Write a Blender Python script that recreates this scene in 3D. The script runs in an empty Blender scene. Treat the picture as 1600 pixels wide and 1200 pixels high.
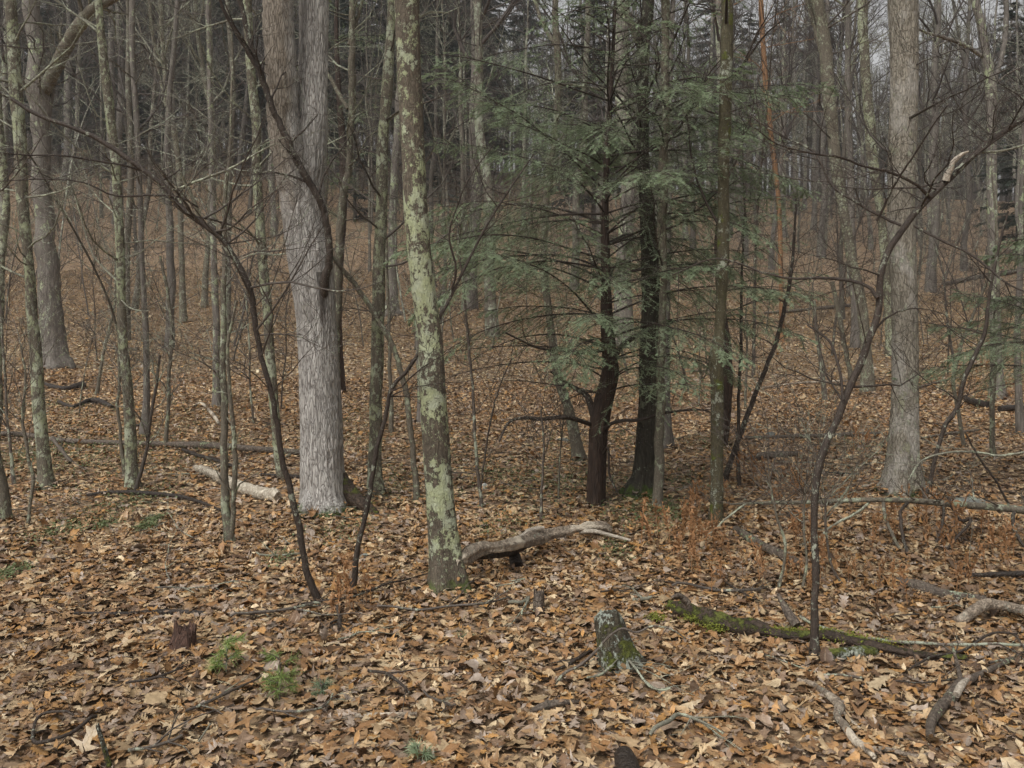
import bpy, math, random
import numpy as np

# ---------------------------------------------------------------- camera, world, sun, exposure
sc = bpy.context.scene
F, CH, HY = 1500.0, 1.65, 470.0          # focal length in photo pixels, eye height, eye-level row
cam_d = bpy.data.cameras.new('camera')
cam_d.sensor_width = 36.0
cam_d.lens = 36.0 * F / 1600.0
cam_d.shift_y = -(600.0 - HY) / 1600.0
cam_d.clip_start, cam_d.clip_end = 0.1, 3000.0
cam = bpy.data.objects.new('camera', cam_d)
cam.location = (0, 0, CH)
cam.rotation_euler = (math.radians(90), 0, 0)
sc.collection.objects.link(cam)
sc.camera = cam

SUN_EL, SUN_AZ = 52.0, 215.0              # behind the camera, over its left shoulder
world = bpy.data.worlds.new("World")
sc.world = world
world.use_nodes = True
wn = world.node_tree
for n in list(wn.nodes): wn.nodes.remove(n)
wo = wn.nodes.new('ShaderNodeOutputWorld'); bg = wn.nodes.new('ShaderNodeBackground')
sky = wn.nodes.new('ShaderNodeTexSky'); sky.sky_type = 'NISHITA'; sky.sun_disc = False
sky.sun_elevation = math.radians(SUN_EL); sky.sun_rotation = math.radians(SUN_AZ)
sky.dust_density = 6.0; sky.air_density = 1.0; sky.ozone_density = 1.0
hs = wn.nodes.new('ShaderNodeHueSaturation'); hs.inputs['Saturation'].default_value = 0.04
wn.links.new(sky.outputs[0], hs.inputs['Color']); wn.links.new(hs.outputs[0], bg.inputs[0])
bg.inputs[1].default_value = 0.12
wn.links.new(bg.outputs[0], wo.inputs[0])
sun_d = bpy.data.lights.new('sun', 'SUN'); sun_d.energy = 1.0; sun_d.angle = math.radians(35)
sun_d.color = (1.0, 0.95, 0.87)
sun = bpy.data.objects.new('sun', sun_d); sc.collection.objects.link(sun)
sun.rotation_euler = (math.radians(90 - SUN_EL), 0, math.radians(-SUN_AZ + 180))
sun.location = (0, 0, 60)
sc.view_settings.view_transform = 'Standard'; sc.view_settings.look = 'None'
sc.view_settings.gamma = 1.0; sc.view_settings.use_curve_mapping = False
sc.view_settings.exposure = 0.5
sc.cycles.max_bounces = 4; sc.cycles.diffuse_bounces = 2; sc.cycles.glossy_bounces = 1
sc.cycles.transmission_bounces = 1; sc.cycles.volume_bounces = 0; sc.cycles.transparent_max_bounces = 4
sc.cycles.use_denoising = True

rng = np.random.default_rng(7)
C = sc.collection
PI = math.pi

# ---------------------------------------------------------------- helpers: objects
def meta(o, label=None, cat=None, group=None, kind=None):
    if label: o['label'] = label
    if cat: o['category'] = cat
    if group: o['group'] = group
    if kind: o['kind'] = kind
    return o

def thing(name, label, cat, loc, group=None):
    o = bpy.data.objects.new(name, None)
    C.objects.link(o)
    o.location = tuple(float(v) for v in loc)
    o.empty_display_size = 0.2
    return meta(o, label, cat, group)

def copy_tree(o, loc, rz, s, label=None):
    c = o.copy(); C.objects.link(c)
    c.location = loc; c.rotation_euler = (0, 0, rz); c.scale = (s, s, s)
    if label: c['label'] = label
    for ch in list(o.children):
        d = ch.copy(); C.objects.link(d); d.parent = c
    return c

class MB:
    """collects tubes and faces; build() links them as ONE mesh object"""
    def __init__(s): s.v = []; s.q = []; s.t = []; s.n = 0; s.col = []; s.uv = []; s.has = False
    def add(s, v, quads=None, tris=None, col=None, uv=None):
        v = np.asarray(v, dtype=np.float32).reshape(-1, 3)
        if quads is not None and len(quads): s.q.append(np.asarray(quads, dtype=np.int32) + s.n)
        if tris is not None and len(tris): s.t.append(np.asarray(tris, dtype=np.int32) + s.n)
        if col is not None:
            s.has = True
            s.col.append(np.asarray(col, dtype=np.float32)); s.uv.append(np.asarray(uv, dtype=np.float32))
        s.v.append(v); s.n += len(v)
    def build(s, name, mat, parent=None, org=(0, 0, 0), smooth=True):
        V = np.concatenate(s.v) - np.asarray(org, dtype=np.float32)
        Q = np.concatenate(s.q) if s.q else np.zeros((0, 4), np.int32)
        T = np.concatenate(s.t) if s.t else np.zeros((0, 3), np.int32)
        me = bpy.data.meshes.new(name)
        me.vertices.add(len(V)); me.vertices.foreach_set('co', V.ravel())
        nl = Q.size + T.size
        me.loops.add(nl); me.loops.foreach_set('vertex_index', np.concatenate([Q.ravel(), T.ravel()]))
        me.polygons.add(len(Q) + len(T))
        ls = np.concatenate([np.arange(len(Q)) * 4, Q.size + np.arange(len(T)) * 3]).astype(np.int32)
        me.polygons.foreach_set('loop_start', ls)
        if smooth: me.polygons.foreach_set('use_smooth', np.ones(len(ls), bool))
        me.update(calc_edges=True)
        if s.has:
            a = me.attributes.new('col', 'FLOAT_COLOR', 'POINT'); c = np.concatenate(s.col)
            a.data.foreach_set('color', np.concatenate([c, np.ones((len(c), 1), np.float32)], 1).ravel())
            b = me.attributes.new('luv', 'FLOAT_VECTOR', 'POINT'); b.data.foreach_set('vector', np.concatenate(s.uv).ravel())
        me.materials.append(mat)
        o = bpy.data.objects.new(name, me); C.objects.link(o)
        if parent is not None: o.parent = parent
        else: o.location = tuple(float(x) for x in org)
        return o

def nz(p, f, seed):
    """cheap smooth pseudo noise on points (...,3), about -1..1"""
    r = np.random.default_rng(seed); out = 0.0; a = 1.0; tot = 0
    for k in range(5):
        d = r.normal(size=3); d /= np.linalg.norm(d); e = r.normal(size=3); e /= np.linalg.norm(e)
        out = out + a * np.sin((p @ d) * f * (1.0 + 0.83 * k) + 6 * r.random() + 1.3 * np.sin((p @ e) * f * 0.7 * (1 + k)))
        tot += a; a *= 0.72
    return out / tot * 1.3

def tubes(mb, P, R, sides, caps=False, rough=0.0, seed=1, lobes=None, rf=14.0):
    """P (M,K,3), R (M,K)"""
    P = np.asarray(P, float); R = np.asarray(R, float)
    M, K, _ = P.shape
    t = np.gradient(P, axis=1); t /= np.linalg.norm(t, axis=2, keepdims=True) + 1e-9
    d = P[:, -1] - P[:, 0]; d /= np.linalg.norm(d, axis=1, keepdims=True) + 1e-9
    ref = np.where(np.abs(d[:, 2:3]) > 0.75, np.array([[1.0, 0.15, 0]]), np.array([[0.0, 0, 1.0]]))
    a = ref[:, None, :] - (ref[:, None, :] * t).sum(2, keepdims=True) * t
    a /= np.linalg.norm(a, axis=2, keepdims=True) + 1e-9
    b = np.cross(t, a)
    th = np.arange(sides) / sides * 2 * PI
    off = a[:, :, None, :] * np.cos(th)[None, None, :, None] + b[:, :, None, :] * np.sin(th)[None, None, :, None]
    RR = np.repeat(R[:, :, None], sides, 2)
    if lobes is not None: RR = RR * (1 + lobes(P, th))
    V = P[:, :, None, :] + off * RR[..., None]
    if rough > 0:
        n1 = nz(V, rf, seed); n2 = nz(V * np.array([1, 1, 0.25]), rf * 4, seed + 5)
        V = V + off * (RR * rough * (n1 + 0.45 * n2))[..., None]
    base = (np.arange(M) * K * sides)[:, None, None]
    k = np.arange(K - 1)[None, :, None] * sides; j = np.arange(sides)[None, None, :]; j2 = (j + 1) % sides
    q = np.stack([base + k + j, base + k + j2, base + k + sides + j2, base + k + sides + j], -1).reshape(-1, 4)
    V = V.reshape(-1, 3)
    mb.add(V, q)
    if caps:
        for m in range(M):
            for (kk, sg) in ((0, -1), (K - 1, 1)):
                r0 = m * K * sides + kk * sides
                ring = V[r0:r0 + sides]; c = ring.mean(0)
                inner = c + (ring - c) * 0.55 + t[m, kk] * sg * R[m, kk] * (0.25 * rng.random((sides, 1)) - 0.3 + 0.15)
                v = np.concatenate([ring, inner, [c - t[m, kk] * sg * R[m, kk] * 0.15]])
                i = np.arange(sides); i2 = (i + 1) % sides
                if sg > 0:
                    mb.add(v, np.stack([i, i2, i2 + sides, i + sides], 1), np.stack([i + sides, i2 + sides, np.full(sides, 2 * sides)], 1))
                else:
                    mb.add(v, np.stack([i2, i, i + sides, i2 + sides], 1), np.stack([i2 + sides, i + sides, np.full(sides, 2 * sides)], 1))

def resample(pts, rad, step):
    """smooth (Catmull-Rom) resampling of a polyline"""
    pts = np.asarray(pts, float); rad = np.asarray(rad, float)
    if len(pts) == 2:
        n = max(2, int(np.linalg.norm(pts[1] - pts[0]) / step) + 1); u = np.linspace(0, 1, n)[:, None]
        return pts[0] * (1 - u) + pts[1] * u, rad[0] * (1 - u[:, 0]) + rad[1] * u[:, 0]
    A = np.concatenate([pts, rad[:, None]], 1)
    A = np.concatenate([[2 * A[0] - A[1]], A, [2 * A[-1] - A[-2]]])
    out = []
    for i in range(1, len(A) - 2):
        n = max(1, int(np.ceil(np.linalg.norm(A[i + 1][:3] - A[i][:3]) / step)))
        u = (np.arange(n) / n)[:, None]
        p0, p1, p2, p3 = A[i - 1], A[i], A[i + 1], A[i + 2]
        out.append(0.5 * (2 * p1 + (p2 - p0) * u + (2 * p0 - 5 * p1 + 4 * p2 - p3) * u ** 2 + (3 * p1 - p0 - 3 * p2 + p3) * u ** 3))
    out.append(A[-2][None])
    o = np.concatenate(out)
    return o[:, :3], np.maximum(o[:, 3], 1e-4)

def furrows(seed, wcell, hcell, amp, ncirc):
    """bark relief: ridges and plates that run up the trunk (value noise wrapped round the stem)"""
    r = np.random.default_rng(seed); lay = []
    for (n, hc, a) in ((ncirc, hcell, 1.0), (ncirc * 2, hcell * .55, .55), (int(ncirc * .35), hcell * 2.2, .6)):
        lay.append((n, hc, a, r.random((400, n)), r.random((400, n))))
    def fn(Q, th):
        z = Q[:, :, 2][0]; out = 0
        for (n, hc, a, g, g2) in lay:
            u = th[None, :] / (2 * PI) * n + 0.9 * np.sin(z[:, None] / hc * .31 + n) ; v = (z[:, None] + 2) / hc + 0 * u
            i = np.floor(u).astype(int); j = np.floor(v).astype(int) % 400; fu = u - np.floor(u); fv = v - np.floor(v); fu = fu * fu * (3 - 2 * fu); fv = fv * fv * (3 - 2 * fv)
            i0, i1 = i % n, (i + 1) % n; j1 = (j + 1) % 400
            q = (g[j, i0] * (1 - fu) + g[j, i1] * fu) * (1 - fv) + (g[j1, i0] * (1 - fu) + g[j1, i1] * fu) * fv
            out = out + a * (1 - np.abs(2 * q - 1) * 1.6)
        return amp * out[None]
    return fn

def unit(v): return v / (np.linalg.norm(v, axis=-1, keepdims=True) + 1e-9)

def grow(mb, S, D, L, R, levels, r=None, sides=3, K=5, wander=0.22, up=0.05, kids=(4, 4, 3), ang=(0.5, 1.1), ratio=(0.35, 0.65), rmin=0.0016, flat=1.0, t0=0.2):
    """vectorised branching: S starts, D directions, L lengths, R radii"""
    r = r or rng
    S = np.asarray(S, float); D = unit(np.asarray(D, float)); L = np.asarray(L, float); R = np.asarray(R, float)
    last = None
    for lv in range(levels):
        M = len(S)
        if M == 0: break
        kk = K if lv == 0 else max(3, K - lv)
        P = np.zeros((M, kk, 3)); P[:, 0] = S; d = D.copy()
        for i in range(1, kk):
            d = unit(d + r.normal(size=(M, 3)) * wander + np.array([0, 0, up]))
            P[:, i] = P[:, i - 1] + d * (L / (kk - 1))[:, None]
        u = np.linspace(0, 1, kk)[None]
        RR = np.maximum(R[:, None] * (1 - 0.75 * u), rmin * 0.7)
        tubes(mb, P, RR, 5 if (lv == 0 and sides > 3) else 3 if lv else sides)
        last = P
        if lv == levels - 1: break
        n = kids[min(lv, len(kids) - 1)]
        tt = t0 + (1 - t0) * (np.arange(n)[None] + r.random((M, n))) / n
        f = tt * (kk - 1); i0 = np.minimum(f.astype(int), kk - 2); fr = (f - i0)[..., None]
        mi = np.arange(M)[:, None]
        A = P[mi, i0]; B = P[mi, i0 + 1]
        S2 = A * (1 - fr) + B * fr; T = unit(B - A)
        rv = r.normal(size=(M, n, 3)) * np.array([1, 1, flat]); rv = unit(rv - (rv * T).sum(-1, keepdims=True) * T)
        al = r.uniform(*ang, (M, n, 1))
        D2 = T * np.cos(al) + rv * np.sin(al)
        L2 = L[:, None] * r.uniform(*ratio, (M, n)) * (1.15 - 0.6 * tt)
        R2 = np.maximum(R[:, None] * (1 - 0.7 * tt) * 0.6, rmin)
        S, D, L, R = S2.reshape(-1, 3), D2.reshape(-1, 3), L2.ravel(), R2.ravel()
    return last

# ---------------------------------------------------------------- terrain
def H(x, y):
    x = np.asarray(x, float); y = np.asarray(y, float)
    k = 1 / (1 + np.exp(x / 11.0))                       # 1 on the left slope, 0 on the right
    s = 0.128 + 0.112 * k
    yy = np.minimum(y, 60 + 30 * np.tanh(np.maximum(y - 60, 0) / 30))
    h = s * 6 * np.logaddexp(0, (yy - 22) / 6) - 0.01
    h = h + 0.11 * (1 - 0.5 * k) * 7 * (np.logaddexp(0, (y - 64) / 7) - np.logaddexp(0, (y - 112) / 7))
    h = h + 0.10 * np.sin(x * 0.33 + 1.0) * np.sin(y * 0.29 + .4) * np.clip((y - 4) / 12, 0, 1)
    h = h + 0.030 * np.sin(x * 1.3 + .5 * y) * np.cos(y * 1.1 - 0.4 * x + 2) + 0.016 * np.sin(x * 3.1 + 1.2 * y + 1) * np.sin(y * 2.7 + 1.7 - x)
    h = h + 0.22 * np.sin(x * 0.17 + 0.08 * y) * np.clip((y - 18) / 30, 0, 1)
    return h

def P3(px, py, Y): return np.array([(px - 800.0) / F * Y, Y, CH - (py - HY) / F * Y])

def gp(px, py):
    """where the line of sight through a photo pixel meets the ground"""
    Y = np.arange(1.5, 140, 0.02)
    z = CH - (py - HY) / F * Y
    hit = np.nonzero(z <= H((px - 800.0) / F * Y, Y))[0]
    y = Y[hit[0]] if len(hit) else 120.0
    x = (px - 800.0) / F * y
    return np.array([x, y, float(H(x, y))])
# ---------------------------------------------------------------- materials
def nodes(name):
    m = bpy.data.materials.new(name); m.use_nodes = True
    nt = m.node_tree
    for n in list(nt.nodes): nt.nodes.remove(n)
    out = nt.nodes.new('ShaderNodeOutputMaterial'); b = nt.nodes.new('ShaderNodeBsdfPrincipled')
    nt.links.new(b.outputs[0], out.inputs[0])
    b.inputs['Specular IOR Level'].default_value = 0.3
    return m, nt, b

def ramp(nt, src, stops, interp='LINEAR'):
    r = nt.nodes.new('ShaderNodeValToRGB'); cr = r.color_ramp; cr.interpolation = interp
    while len(cr.elements) < len(stops): cr.elements.new(0.5)
    for e, (p, c) in zip(cr.elements, stops):
        e.position = p; e.color = (c, c, c, 1) if isinstance(c, (int, float)) else (*c, 1)
    nt.links.new(src, r.inputs[0]); return r.outputs[0]

def mix(nt, f, a, b, mode='MIX'):
    m = nt.nodes.new('ShaderNodeMix'); m.data_type = 'RGBA'; m.blend_type = mode
    for s, v in ((m.inputs[0], f), (m.inputs[6], a), (m.inputs[7], b)):
        if hasattr(v, 'links'): nt.links.new(v, s)
        elif isinstance(v, (int, float)): s.default_value = v if s == m.inputs[0] else (v, v, v, 1)
        else: s.default_value = (*v, 1)
    return m.outputs[2]

def mth(nt, op, a, b=0.0, clamp=False):
    m = nt.nodes.new('ShaderNodeMath'); m.operation = op; m.use_clamp = clamp
    for s, v in ((m.inputs[0], a), (m.inputs[1], b)):
        if hasattr(v, 'links'): nt.links.new(v, s)
        else: s.default_value = v
    return m.outputs[0]

def noise(nt, vec, scale, detail=4, rough=0.55, dist=0.0):
    n = nt.nodes.new('ShaderNodeTexNoise'); n.inputs['Scale'].default_value = scale
    n.inputs['Detail'].default_value = detail; n.inputs['Roughness'].default_value = rough
    n.inputs['Distortion'].default_value = dist
    nt.links.new(vec, n.inputs['Vector']); return n.outputs['Fac']

def mapping(nt, vec, scale, loc=None):
    m = nt.nodes.new('ShaderNodeMapping'); m.inputs['Scale'].default_value = scale
    nt.links.new(vec, m.inputs['Vector'])
    if loc is not None: nt.links.new(loc, m.inputs['Location'])
    return m.outputs[0]

def bark(name, light, dark, lichen=(0.30, 0.34, 0.20), amount=0.0, lscale=9.0, moss=0.0, fur=38.0, stretch=5.0, bump=0.6, rough=0.8, vary=0.0, contrast=1.0, pale=None, zbias=None, plates=False):
    m, nt, b = nodes(name)
    tc = nt.nodes.new('ShaderNodeTexCoord').outputs['Object']
    oi = nt.nodes.new('ShaderNodeObjectInfo').outputs['Random']
    shift = nt.nodes.new('ShaderNodeCombineXYZ')
    nt.links.new(mth(nt, 'MULTIPLY', oi, 37.0), shift.inputs[0]); nt.links.new(mth(nt, 'MULTIPLY', oi, 91.0), shift.inputs[2])
    v = mapping(nt, tc, (1, 1, 1), shift.outputs[0])
    vs = mapping(nt, v, (1, 1, 1.0 / stretch))
    wv = nt.nodes.new('ShaderNodeTexNoise'); wv.inputs['Scale'].default_value = fur * 0.5; wv.inputs['Detail'].default_value = 2
    nt.links.new(vs, wv.inputs['Vector'])
    dv = nt.nodes.new('ShaderNodeVectorMath'); dv.operation = 'MULTIPLY_ADD'
    nt.links.new(wv.outputs['Color'], dv.inputs[0]); dv.inputs[1].default_value = (0.045, 0.045, 0.045); nt.links.new(vs, dv.inputs[2])
    vo = nt.nodes.new('ShaderNodeTexVoronoi'); vo.feature = 'DISTANCE_TO_EDGE'; vo.inputs['Scale'].default_value = fur
    nt.links.new(dv.outputs[0], vo.inputs['Vector'])
    crack = ramp(nt, vo.outputs['Distance'], [(0.0, 0.0), (0.13 if plates else 0.22, 1.0)])
    fine = noise(nt, vs, fur * 2.2, 5, 0.65)
    broad = noise(nt, mapping(nt, v, (1, 1, 0.5)), 3.2, 4, 0.6)
    ridge = noise(nt, mapping(nt, v, (1, 1, 0.6 / stretch)), fur * 0.9, 3, 0.55, 0.25)
    ridge = ramp(nt, ridge, [(0.32, 0.0), (0.62, 1.0)])
    h = mth(nt, 'ADD', mth(nt, 'ADD', mth(nt, 'MULTIPLY', crack, 0.38 if plates else 0.26), mth(nt, 'MULTIPLY', ridge, 0.30)), mth(nt, 'MULTIPLY', fine, 0.62 if not plates else .5))
    tone = ramp(nt, h, [(0.25, dark), (0.5 + 0.15 / contrast, tuple(0.5 * (a + c) for a, c in zip(light, dark))), (0.9, light)])
    tone = mix(nt, ramp(nt, broad, [(0.35, 0.0), (0.7, 0.55)]), tone, tuple(0.45 * d + 0.25 * l for d, l in zip(dark, light)))
    if vary:
        k = mth(nt, 'ADD', mth(nt, 'MULTIPLY', oi, vary), 1 - vary * 0.5)
        cc = nt.nodes.new('ShaderNodeCombineColor')
        for i in range(3): nt.links.new(k, cc.inputs[i])
        tone = mix(nt, 1.0, tone, cc.outputs[0], 'MULTIPLY')
    hh = h
    if pale is not None:
        pm = ramp(nt, noise(nt, mapping(nt, v, (1, 1, 0.6)), 4.5, 6, 0.6), [(0.5, 0.0), (0.6, 0.85)])
        tone = mix(nt, pm, tone, mix(nt, fine, tuple(0.6 * p for p in pale), pale))
    if amount > 0:
        n1 = noise(nt, mapping(nt, v, (1, 1, 0.75)), lscale * 1.7, 10, 0.72, 0.2)
        n2 = noise(nt, v, lscale * 0.3, 3, 0.5)
        n3 = noise(nt, v, lscale * 9, 4, 0.7)
        s = mth(nt, 'ADD', n1, mth(nt, 'ADD', mth(nt, 'MULTIPLY', mth(nt, 'SUBTRACT', n2, 0.5), 0.55), mth(nt, 'MULTIPLY', mth(nt, 'SUBTRACT', n3, 0.5), 0.32)))
        if vary: s = mth(nt, 'ADD', s, mth(nt, 'MULTIPLY', mth(nt, 'SUBTRACT', oi, 0.5), 0.16))
        if zbias:                                        # how thickly the lichen grows at each height (m, bias)
            sz = nt.nodes.new('ShaderNodeSeparateXYZ'); nt.links.new(tc, sz.inputs[0]); zm = zbias[-1][0]
            rb = ramp(nt, mth(nt, 'DIVIDE', sz.outputs[2], zm), [(z / zm, 0.5 + b_) for z, b_ in zbias])
            s = mth(nt, 'ADD', s, mth(nt, 'SUBTRACT', rb, 0.5))
        th = 0.5 + 0.15 * (1 - 2 * amount)
        mask = ramp(nt, s, [(th, 0.0), (th + 0.03, 1.0)])
        lc = mix(nt, noise(nt, v, lscale * 6, 4, 0.7), tuple(0.55 * c for c in lichen), tuple(min(1, 1.25 * c) for c in lichen))
        lc = mix(nt, ramp(nt, noise(nt, v, lscale * 0.7, 2), [(0.42, 0.0), (0.6, 0.6)]), lc, (0.36, 0.38, 0.30))
        tone = mix(nt, mask, tone, lc)
        hh = mth(nt, 'ADD', h, mth(nt, 'MULTIPLY', mask, 0.4))
        # fine specks of the same lichen
        sp = ramp(nt, noise(nt, v, lscale * 5.5, 3, 0.6), [(0.66, 0.0), (0.70, 0.8)])
        tone = mix(nt, sp, tone, lc)
    if moss > 0:
        g = nt.nodes.new('ShaderNodeNewGeometry'); sx = nt.nodes.new('ShaderNodeSeparateXYZ'); nt.links.new(g.outputs['Normal'], sx.inputs[0])
        mm = mth(nt, 'ADD', noise(nt, v, 7.0, 6, 0.65), mth(nt, 'MULTIPLY', sx.outputs[2], 0.07))
        th = 0.72 - 0.35 * moss
        mm = mth(nt, 'ADD', mm, mth(nt, 'MULTIPLY', mth(nt, 'SUBTRACT', noise(nt, v, 34, 6, .75), .5), .45))
        mk = ramp(nt, mm, [(th, 0.0), (th + 0.07, 1.0)])
        mc = mix(nt, noise(nt, v, 60, 4, 0.7), (0.028, 0.042, 0.008), (0.15, 0.155, 0.03))
        tone = mix(nt, mk, tone, mc); hh = mth(nt, 'ADD', hh, mth(nt, 'MULTIPLY', mth(nt, 'MULTIPLY', mk, noise(nt, v, 90, 3)), 1.2))
    nt.links.new(tone, b.inputs['Base Color']); b.inputs['Roughness'].default_value = rough
    bp = nt.nodes.new('ShaderNodeBump'); bp.inputs['Strength'].default_value = min(1.0, bump); bp.inputs['Distance'].default_value = 0.012
    nt.links.new(hh, bp.inputs['Height']); nt.links.new(bp.outputs[0], b.inputs['Normal'])
    return m

def base_moss(m, height, colour=(0.05, 0.085, 0.012)):
    """adds a skirt of moss round the foot of a trunk (the moss grows there, its edge is ragged)"""
    nt = m.node_tree; b = [n for n in nt.nodes if n.type == 'BSDF_PRINCIPLED'][0]
    src = b.inputs['Base Color'].links[0].from_socket
    tc = nt.nodes.new('ShaderNodeTexCoord').outputs['Object']
    sx = nt.nodes.new('ShaderNodeSeparateXYZ'); nt.links.new(tc, sx.inputs[0])
    v = mth(nt, 'SUBTRACT', mth(nt, 'ADD', 0.5, mth(nt, 'MULTIPLY', mth(nt, 'SUBTRACT', noise(nt, tc, 9, 6, 0.7), 0.5), 2.2)), mth(nt, 'DIVIDE', sx.outputs[2], height))
    mk = ramp(nt, v, [(0.1, 0.0), (0.35, 0.9)])
    mc = mix(nt, noise(nt, tc, 70, 4, 0.7), tuple(0.3 * c for c in colour), tuple(2.0 * c for c in colour))
    nt.links.new(mix(nt, mk, src, mc), b.inputs['Base Color'])
    return m

LG = (0.25, 0.285, 0.165)
def stain(m, x, z0, z1, w):
    """a dark wet streak running down from a wound"""
    nt = m.node_tree; b = [n for n in nt.nodes if n.type == 'BSDF_PRINCIPLED'][0]; src = b.inputs['Base Color'].links[0].from_socket
    tc = nt.nodes.new('ShaderNodeTexCoord').outputs['Object']; s = nt.nodes.new('ShaderNodeSeparateXYZ'); nt.links.new(tc, s.inputs[0])
    n1 = mth(nt, 'MULTIPLY', mth(nt, 'SUBTRACT', noise(nt, mapping(nt, tc, (1, 1, .3)), 26, 5, .7), .5), 1.3)
    a = mth(nt, 'DIVIDE', mth(nt, 'ABSOLUTE', mth(nt, 'SUBTRACT', s.outputs[0], x)), w)
    u = mth(nt, 'DIVIDE', mth(nt, 'SUBTRACT', z1, s.outputs[2]), z1 - z0)
    up = mth(nt, 'MULTIPLY', mth(nt, 'LESS_THAN', u, 0.0), 9.0); u = mth(nt, 'MAXIMUM', u, 0.0)
    k = mth(nt, 'SUBTRACT', mth(nt, 'SUBTRACT', mth(nt, 'ADD', 1.15, n1), mth(nt, 'ADD', a, u)), up)
    nt.links.new(mix(nt, ramp(nt, k, [(0.05, 0.0), (0.5, 0.8)]), src, (0.045, 0.035, 0.028)), b.inputs['Base Color']); return m
M_ASH = base_moss(bark('pale_furrowed_bark', (0.53, 0.505, 0.465), (0.12, 0.104, 0.092), fur=60, stretch=6, bump=1.0, contrast=1.1, plates=True), 0.14)
stain(M_ASH, 0.0, 1.15, 1.78, 0.055)
def brown_side(m, x, z, col):
    """the left fork and the side below it have browner bark with a ragged border"""
    nt = m.node_tree; b = [n for n in nt.nodes if n.type == 'BSDF_PRINCIPLED'][0]; src = b.inputs['Base Color'].links[0].from_socket
    tc = nt.nodes.new('ShaderNodeTexCoord').outputs['Object']; s = nt.nodes.new('ShaderNodeSeparateXYZ'); nt.links.new(tc, s.inputs[0])
    n1 = mth(nt, 'MULTIPLY', mth(nt, 'SUBTRACT', noise(nt, mapping(nt, tc, (1, 1, .35)), 9, 8, .7), .5), 0.9)
    k = mth(nt, 'MINIMUM', mth(nt, 'MULTIPLY', mth(nt, 'SUBTRACT', x, s.outputs[0]), 5.0), mth(nt, 'MULTIPLY', mth(nt, 'SUBTRACT', s.outputs[2], z), 0.45))
    mk = ramp(nt, mth(nt, 'ADD', k, n1), [(0.0, 0.0), (0.25, 1.0)])
    nt.links.new(mix(nt, mth(nt, 'MULTIPLY', mk, .85), src, mix(nt, 1.0, src, col, 'MULTIPLY')), b.inputs['Base Color']); return m
brown_side(M_ASH, -0.19, 2.0, (0.60, 0.53, 0.44))
M_ASHD = bark('brown_furrowed_bark', (0.25, 0.20, 0.15), (0.08, 0.06, 0.045), fur=56, stretch=6, bump=1.0, amount=0.12, lichen=(0.22, 0.22, 0.14))
M_OAKP = base_moss(bark('grey_oak_bark', (0.33, 0.295, 0.235), (0.085, 0.072, 0.054), fur=50, stretch=3, bump=1.0, plates=True, amount=0.20, lichen=(0.30, 0.29, 0.2), pale=(0.42, 0.39, 0.34)), 0.10, (0.04, 0.06, 0.012))
M_LICH = base_moss(bark('lichen_covered_bark', (0.16, 0.13, 0.095), (0.045, 0.037, 0.026), amount=0.5, lscale=14, zbias=[(0, -.09), (.45, .0), (1.3, .02), (2.1, .03), (2.4, -.035), (3.6, -.02)], lichen=(0.35, 0.375, 0.22), fur=60, stretch=2.5, bump=0.8), 0.22, (0.06, 0.075, 0.02))
M_LICH2 = bark('lichen_flecked_bark', (0.18, 0.155, 0.115), (0.06, 0.05, 0.036), amount=0.50, lscale=17, lichen=(0.29, 0.31, 0.19), fur=60, stretch=2.5, bump=0.7)
M_LICH3 = bark('sparse_lichen_bark', (0.19, 0.165, 0.125), (0.07, 0.058, 0.042), amount=0.34, lscale=20, lichen=(0.26, 0.28, 0.18), fur=60, stretch=2.5, bump=0.6)
M_MOSSY = bark('olive_mossy_bark', (0.12, 0.105, 0.06), (0.045, 0.037, 0.022), amount=0.20, lscale=16, lichen=(0.3, 0.31, 0.24), moss=0.42, fur=60, stretch=2, bump=0.7)
M_HEM = bark('red_brown_hemlock_bark', (0.075, 0.048, 0.034), (0.018, 0.012, 0.009), fur=45, stretch=5, bump=1.0, rough=0.6)
M_DARK = base_moss(bark('dark_oak_bark', (0.085, 0.075, 0.055), (0.018, 0.015, 0.011), fur=42, stretch=5, bump=1.0, amount=0.14, lichen=(0.17, 0.18, 0.12)), 0.22, (0.045, 0.07, 0.01))
M_FAR = bark('woodland_bark', (0.16, 0.14, 0.11), (0.055, 0.046, 0.036), amount=0.26, lscale=9, lichen=(0.22, 0.235, 0.165), fur=30, stretch=4, bump=0.4, vary=0.7)
M_FARG = bark('grey_trunk_bark', (0.215, 0.19, 0.165), (0.07, 0.06, 0.05), fur=30, stretch=6, bump=0.5, amount=0.15, vary=0.3)
M_ORNG = bark('orange_flaking_bark', (0.34, 0.19, 0.095), (0.12, 0.065, 0.035), fur=30, stretch=4, bump=0.5)
M_TWIG = bark('twig_bark', (0.13, 0.105, 0.085), (0.045, 0.035, 0.028), amount=0.25, lscale=14, lichen=(0.26, 0.28, 0.2), fur=80, stretch=2, bump=0.2, rough=0.5, vary=0.6)
M_TWIGD = bark('wet_dark_twig', (0.07, 0.052, 0.04), (0.024, 0.017, 0.013), amount=0.10, lscale=26, lichen=(0.24, 0.25, 0.19), fur=80, stretch=2, bump=0.5, rough=0.65)
M_TWIGF = bark('far_twig_bark', (0.095, 0.08, 0.07), (0.045, 0.037, 0.032), bump=0.1, vary=0.5)
M_TWIGG = bark('lichened_pale_twig', (0.24, 0.235, 0.18), (0.11, 0.10, 0.075), amount=0.4, lscale=14, lichen=(0.33, 0.35, 0.25), fur=80, stretch=2, bump=0.2)
M_LOG = bark('rotten_log_bark', (0.19, 0.15, 0.115), (0.04, 0.03, 0.024), fur=34, stretch=1, bump=1.0, rough=0.6, amount=0.12, lscale=9)
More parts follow.
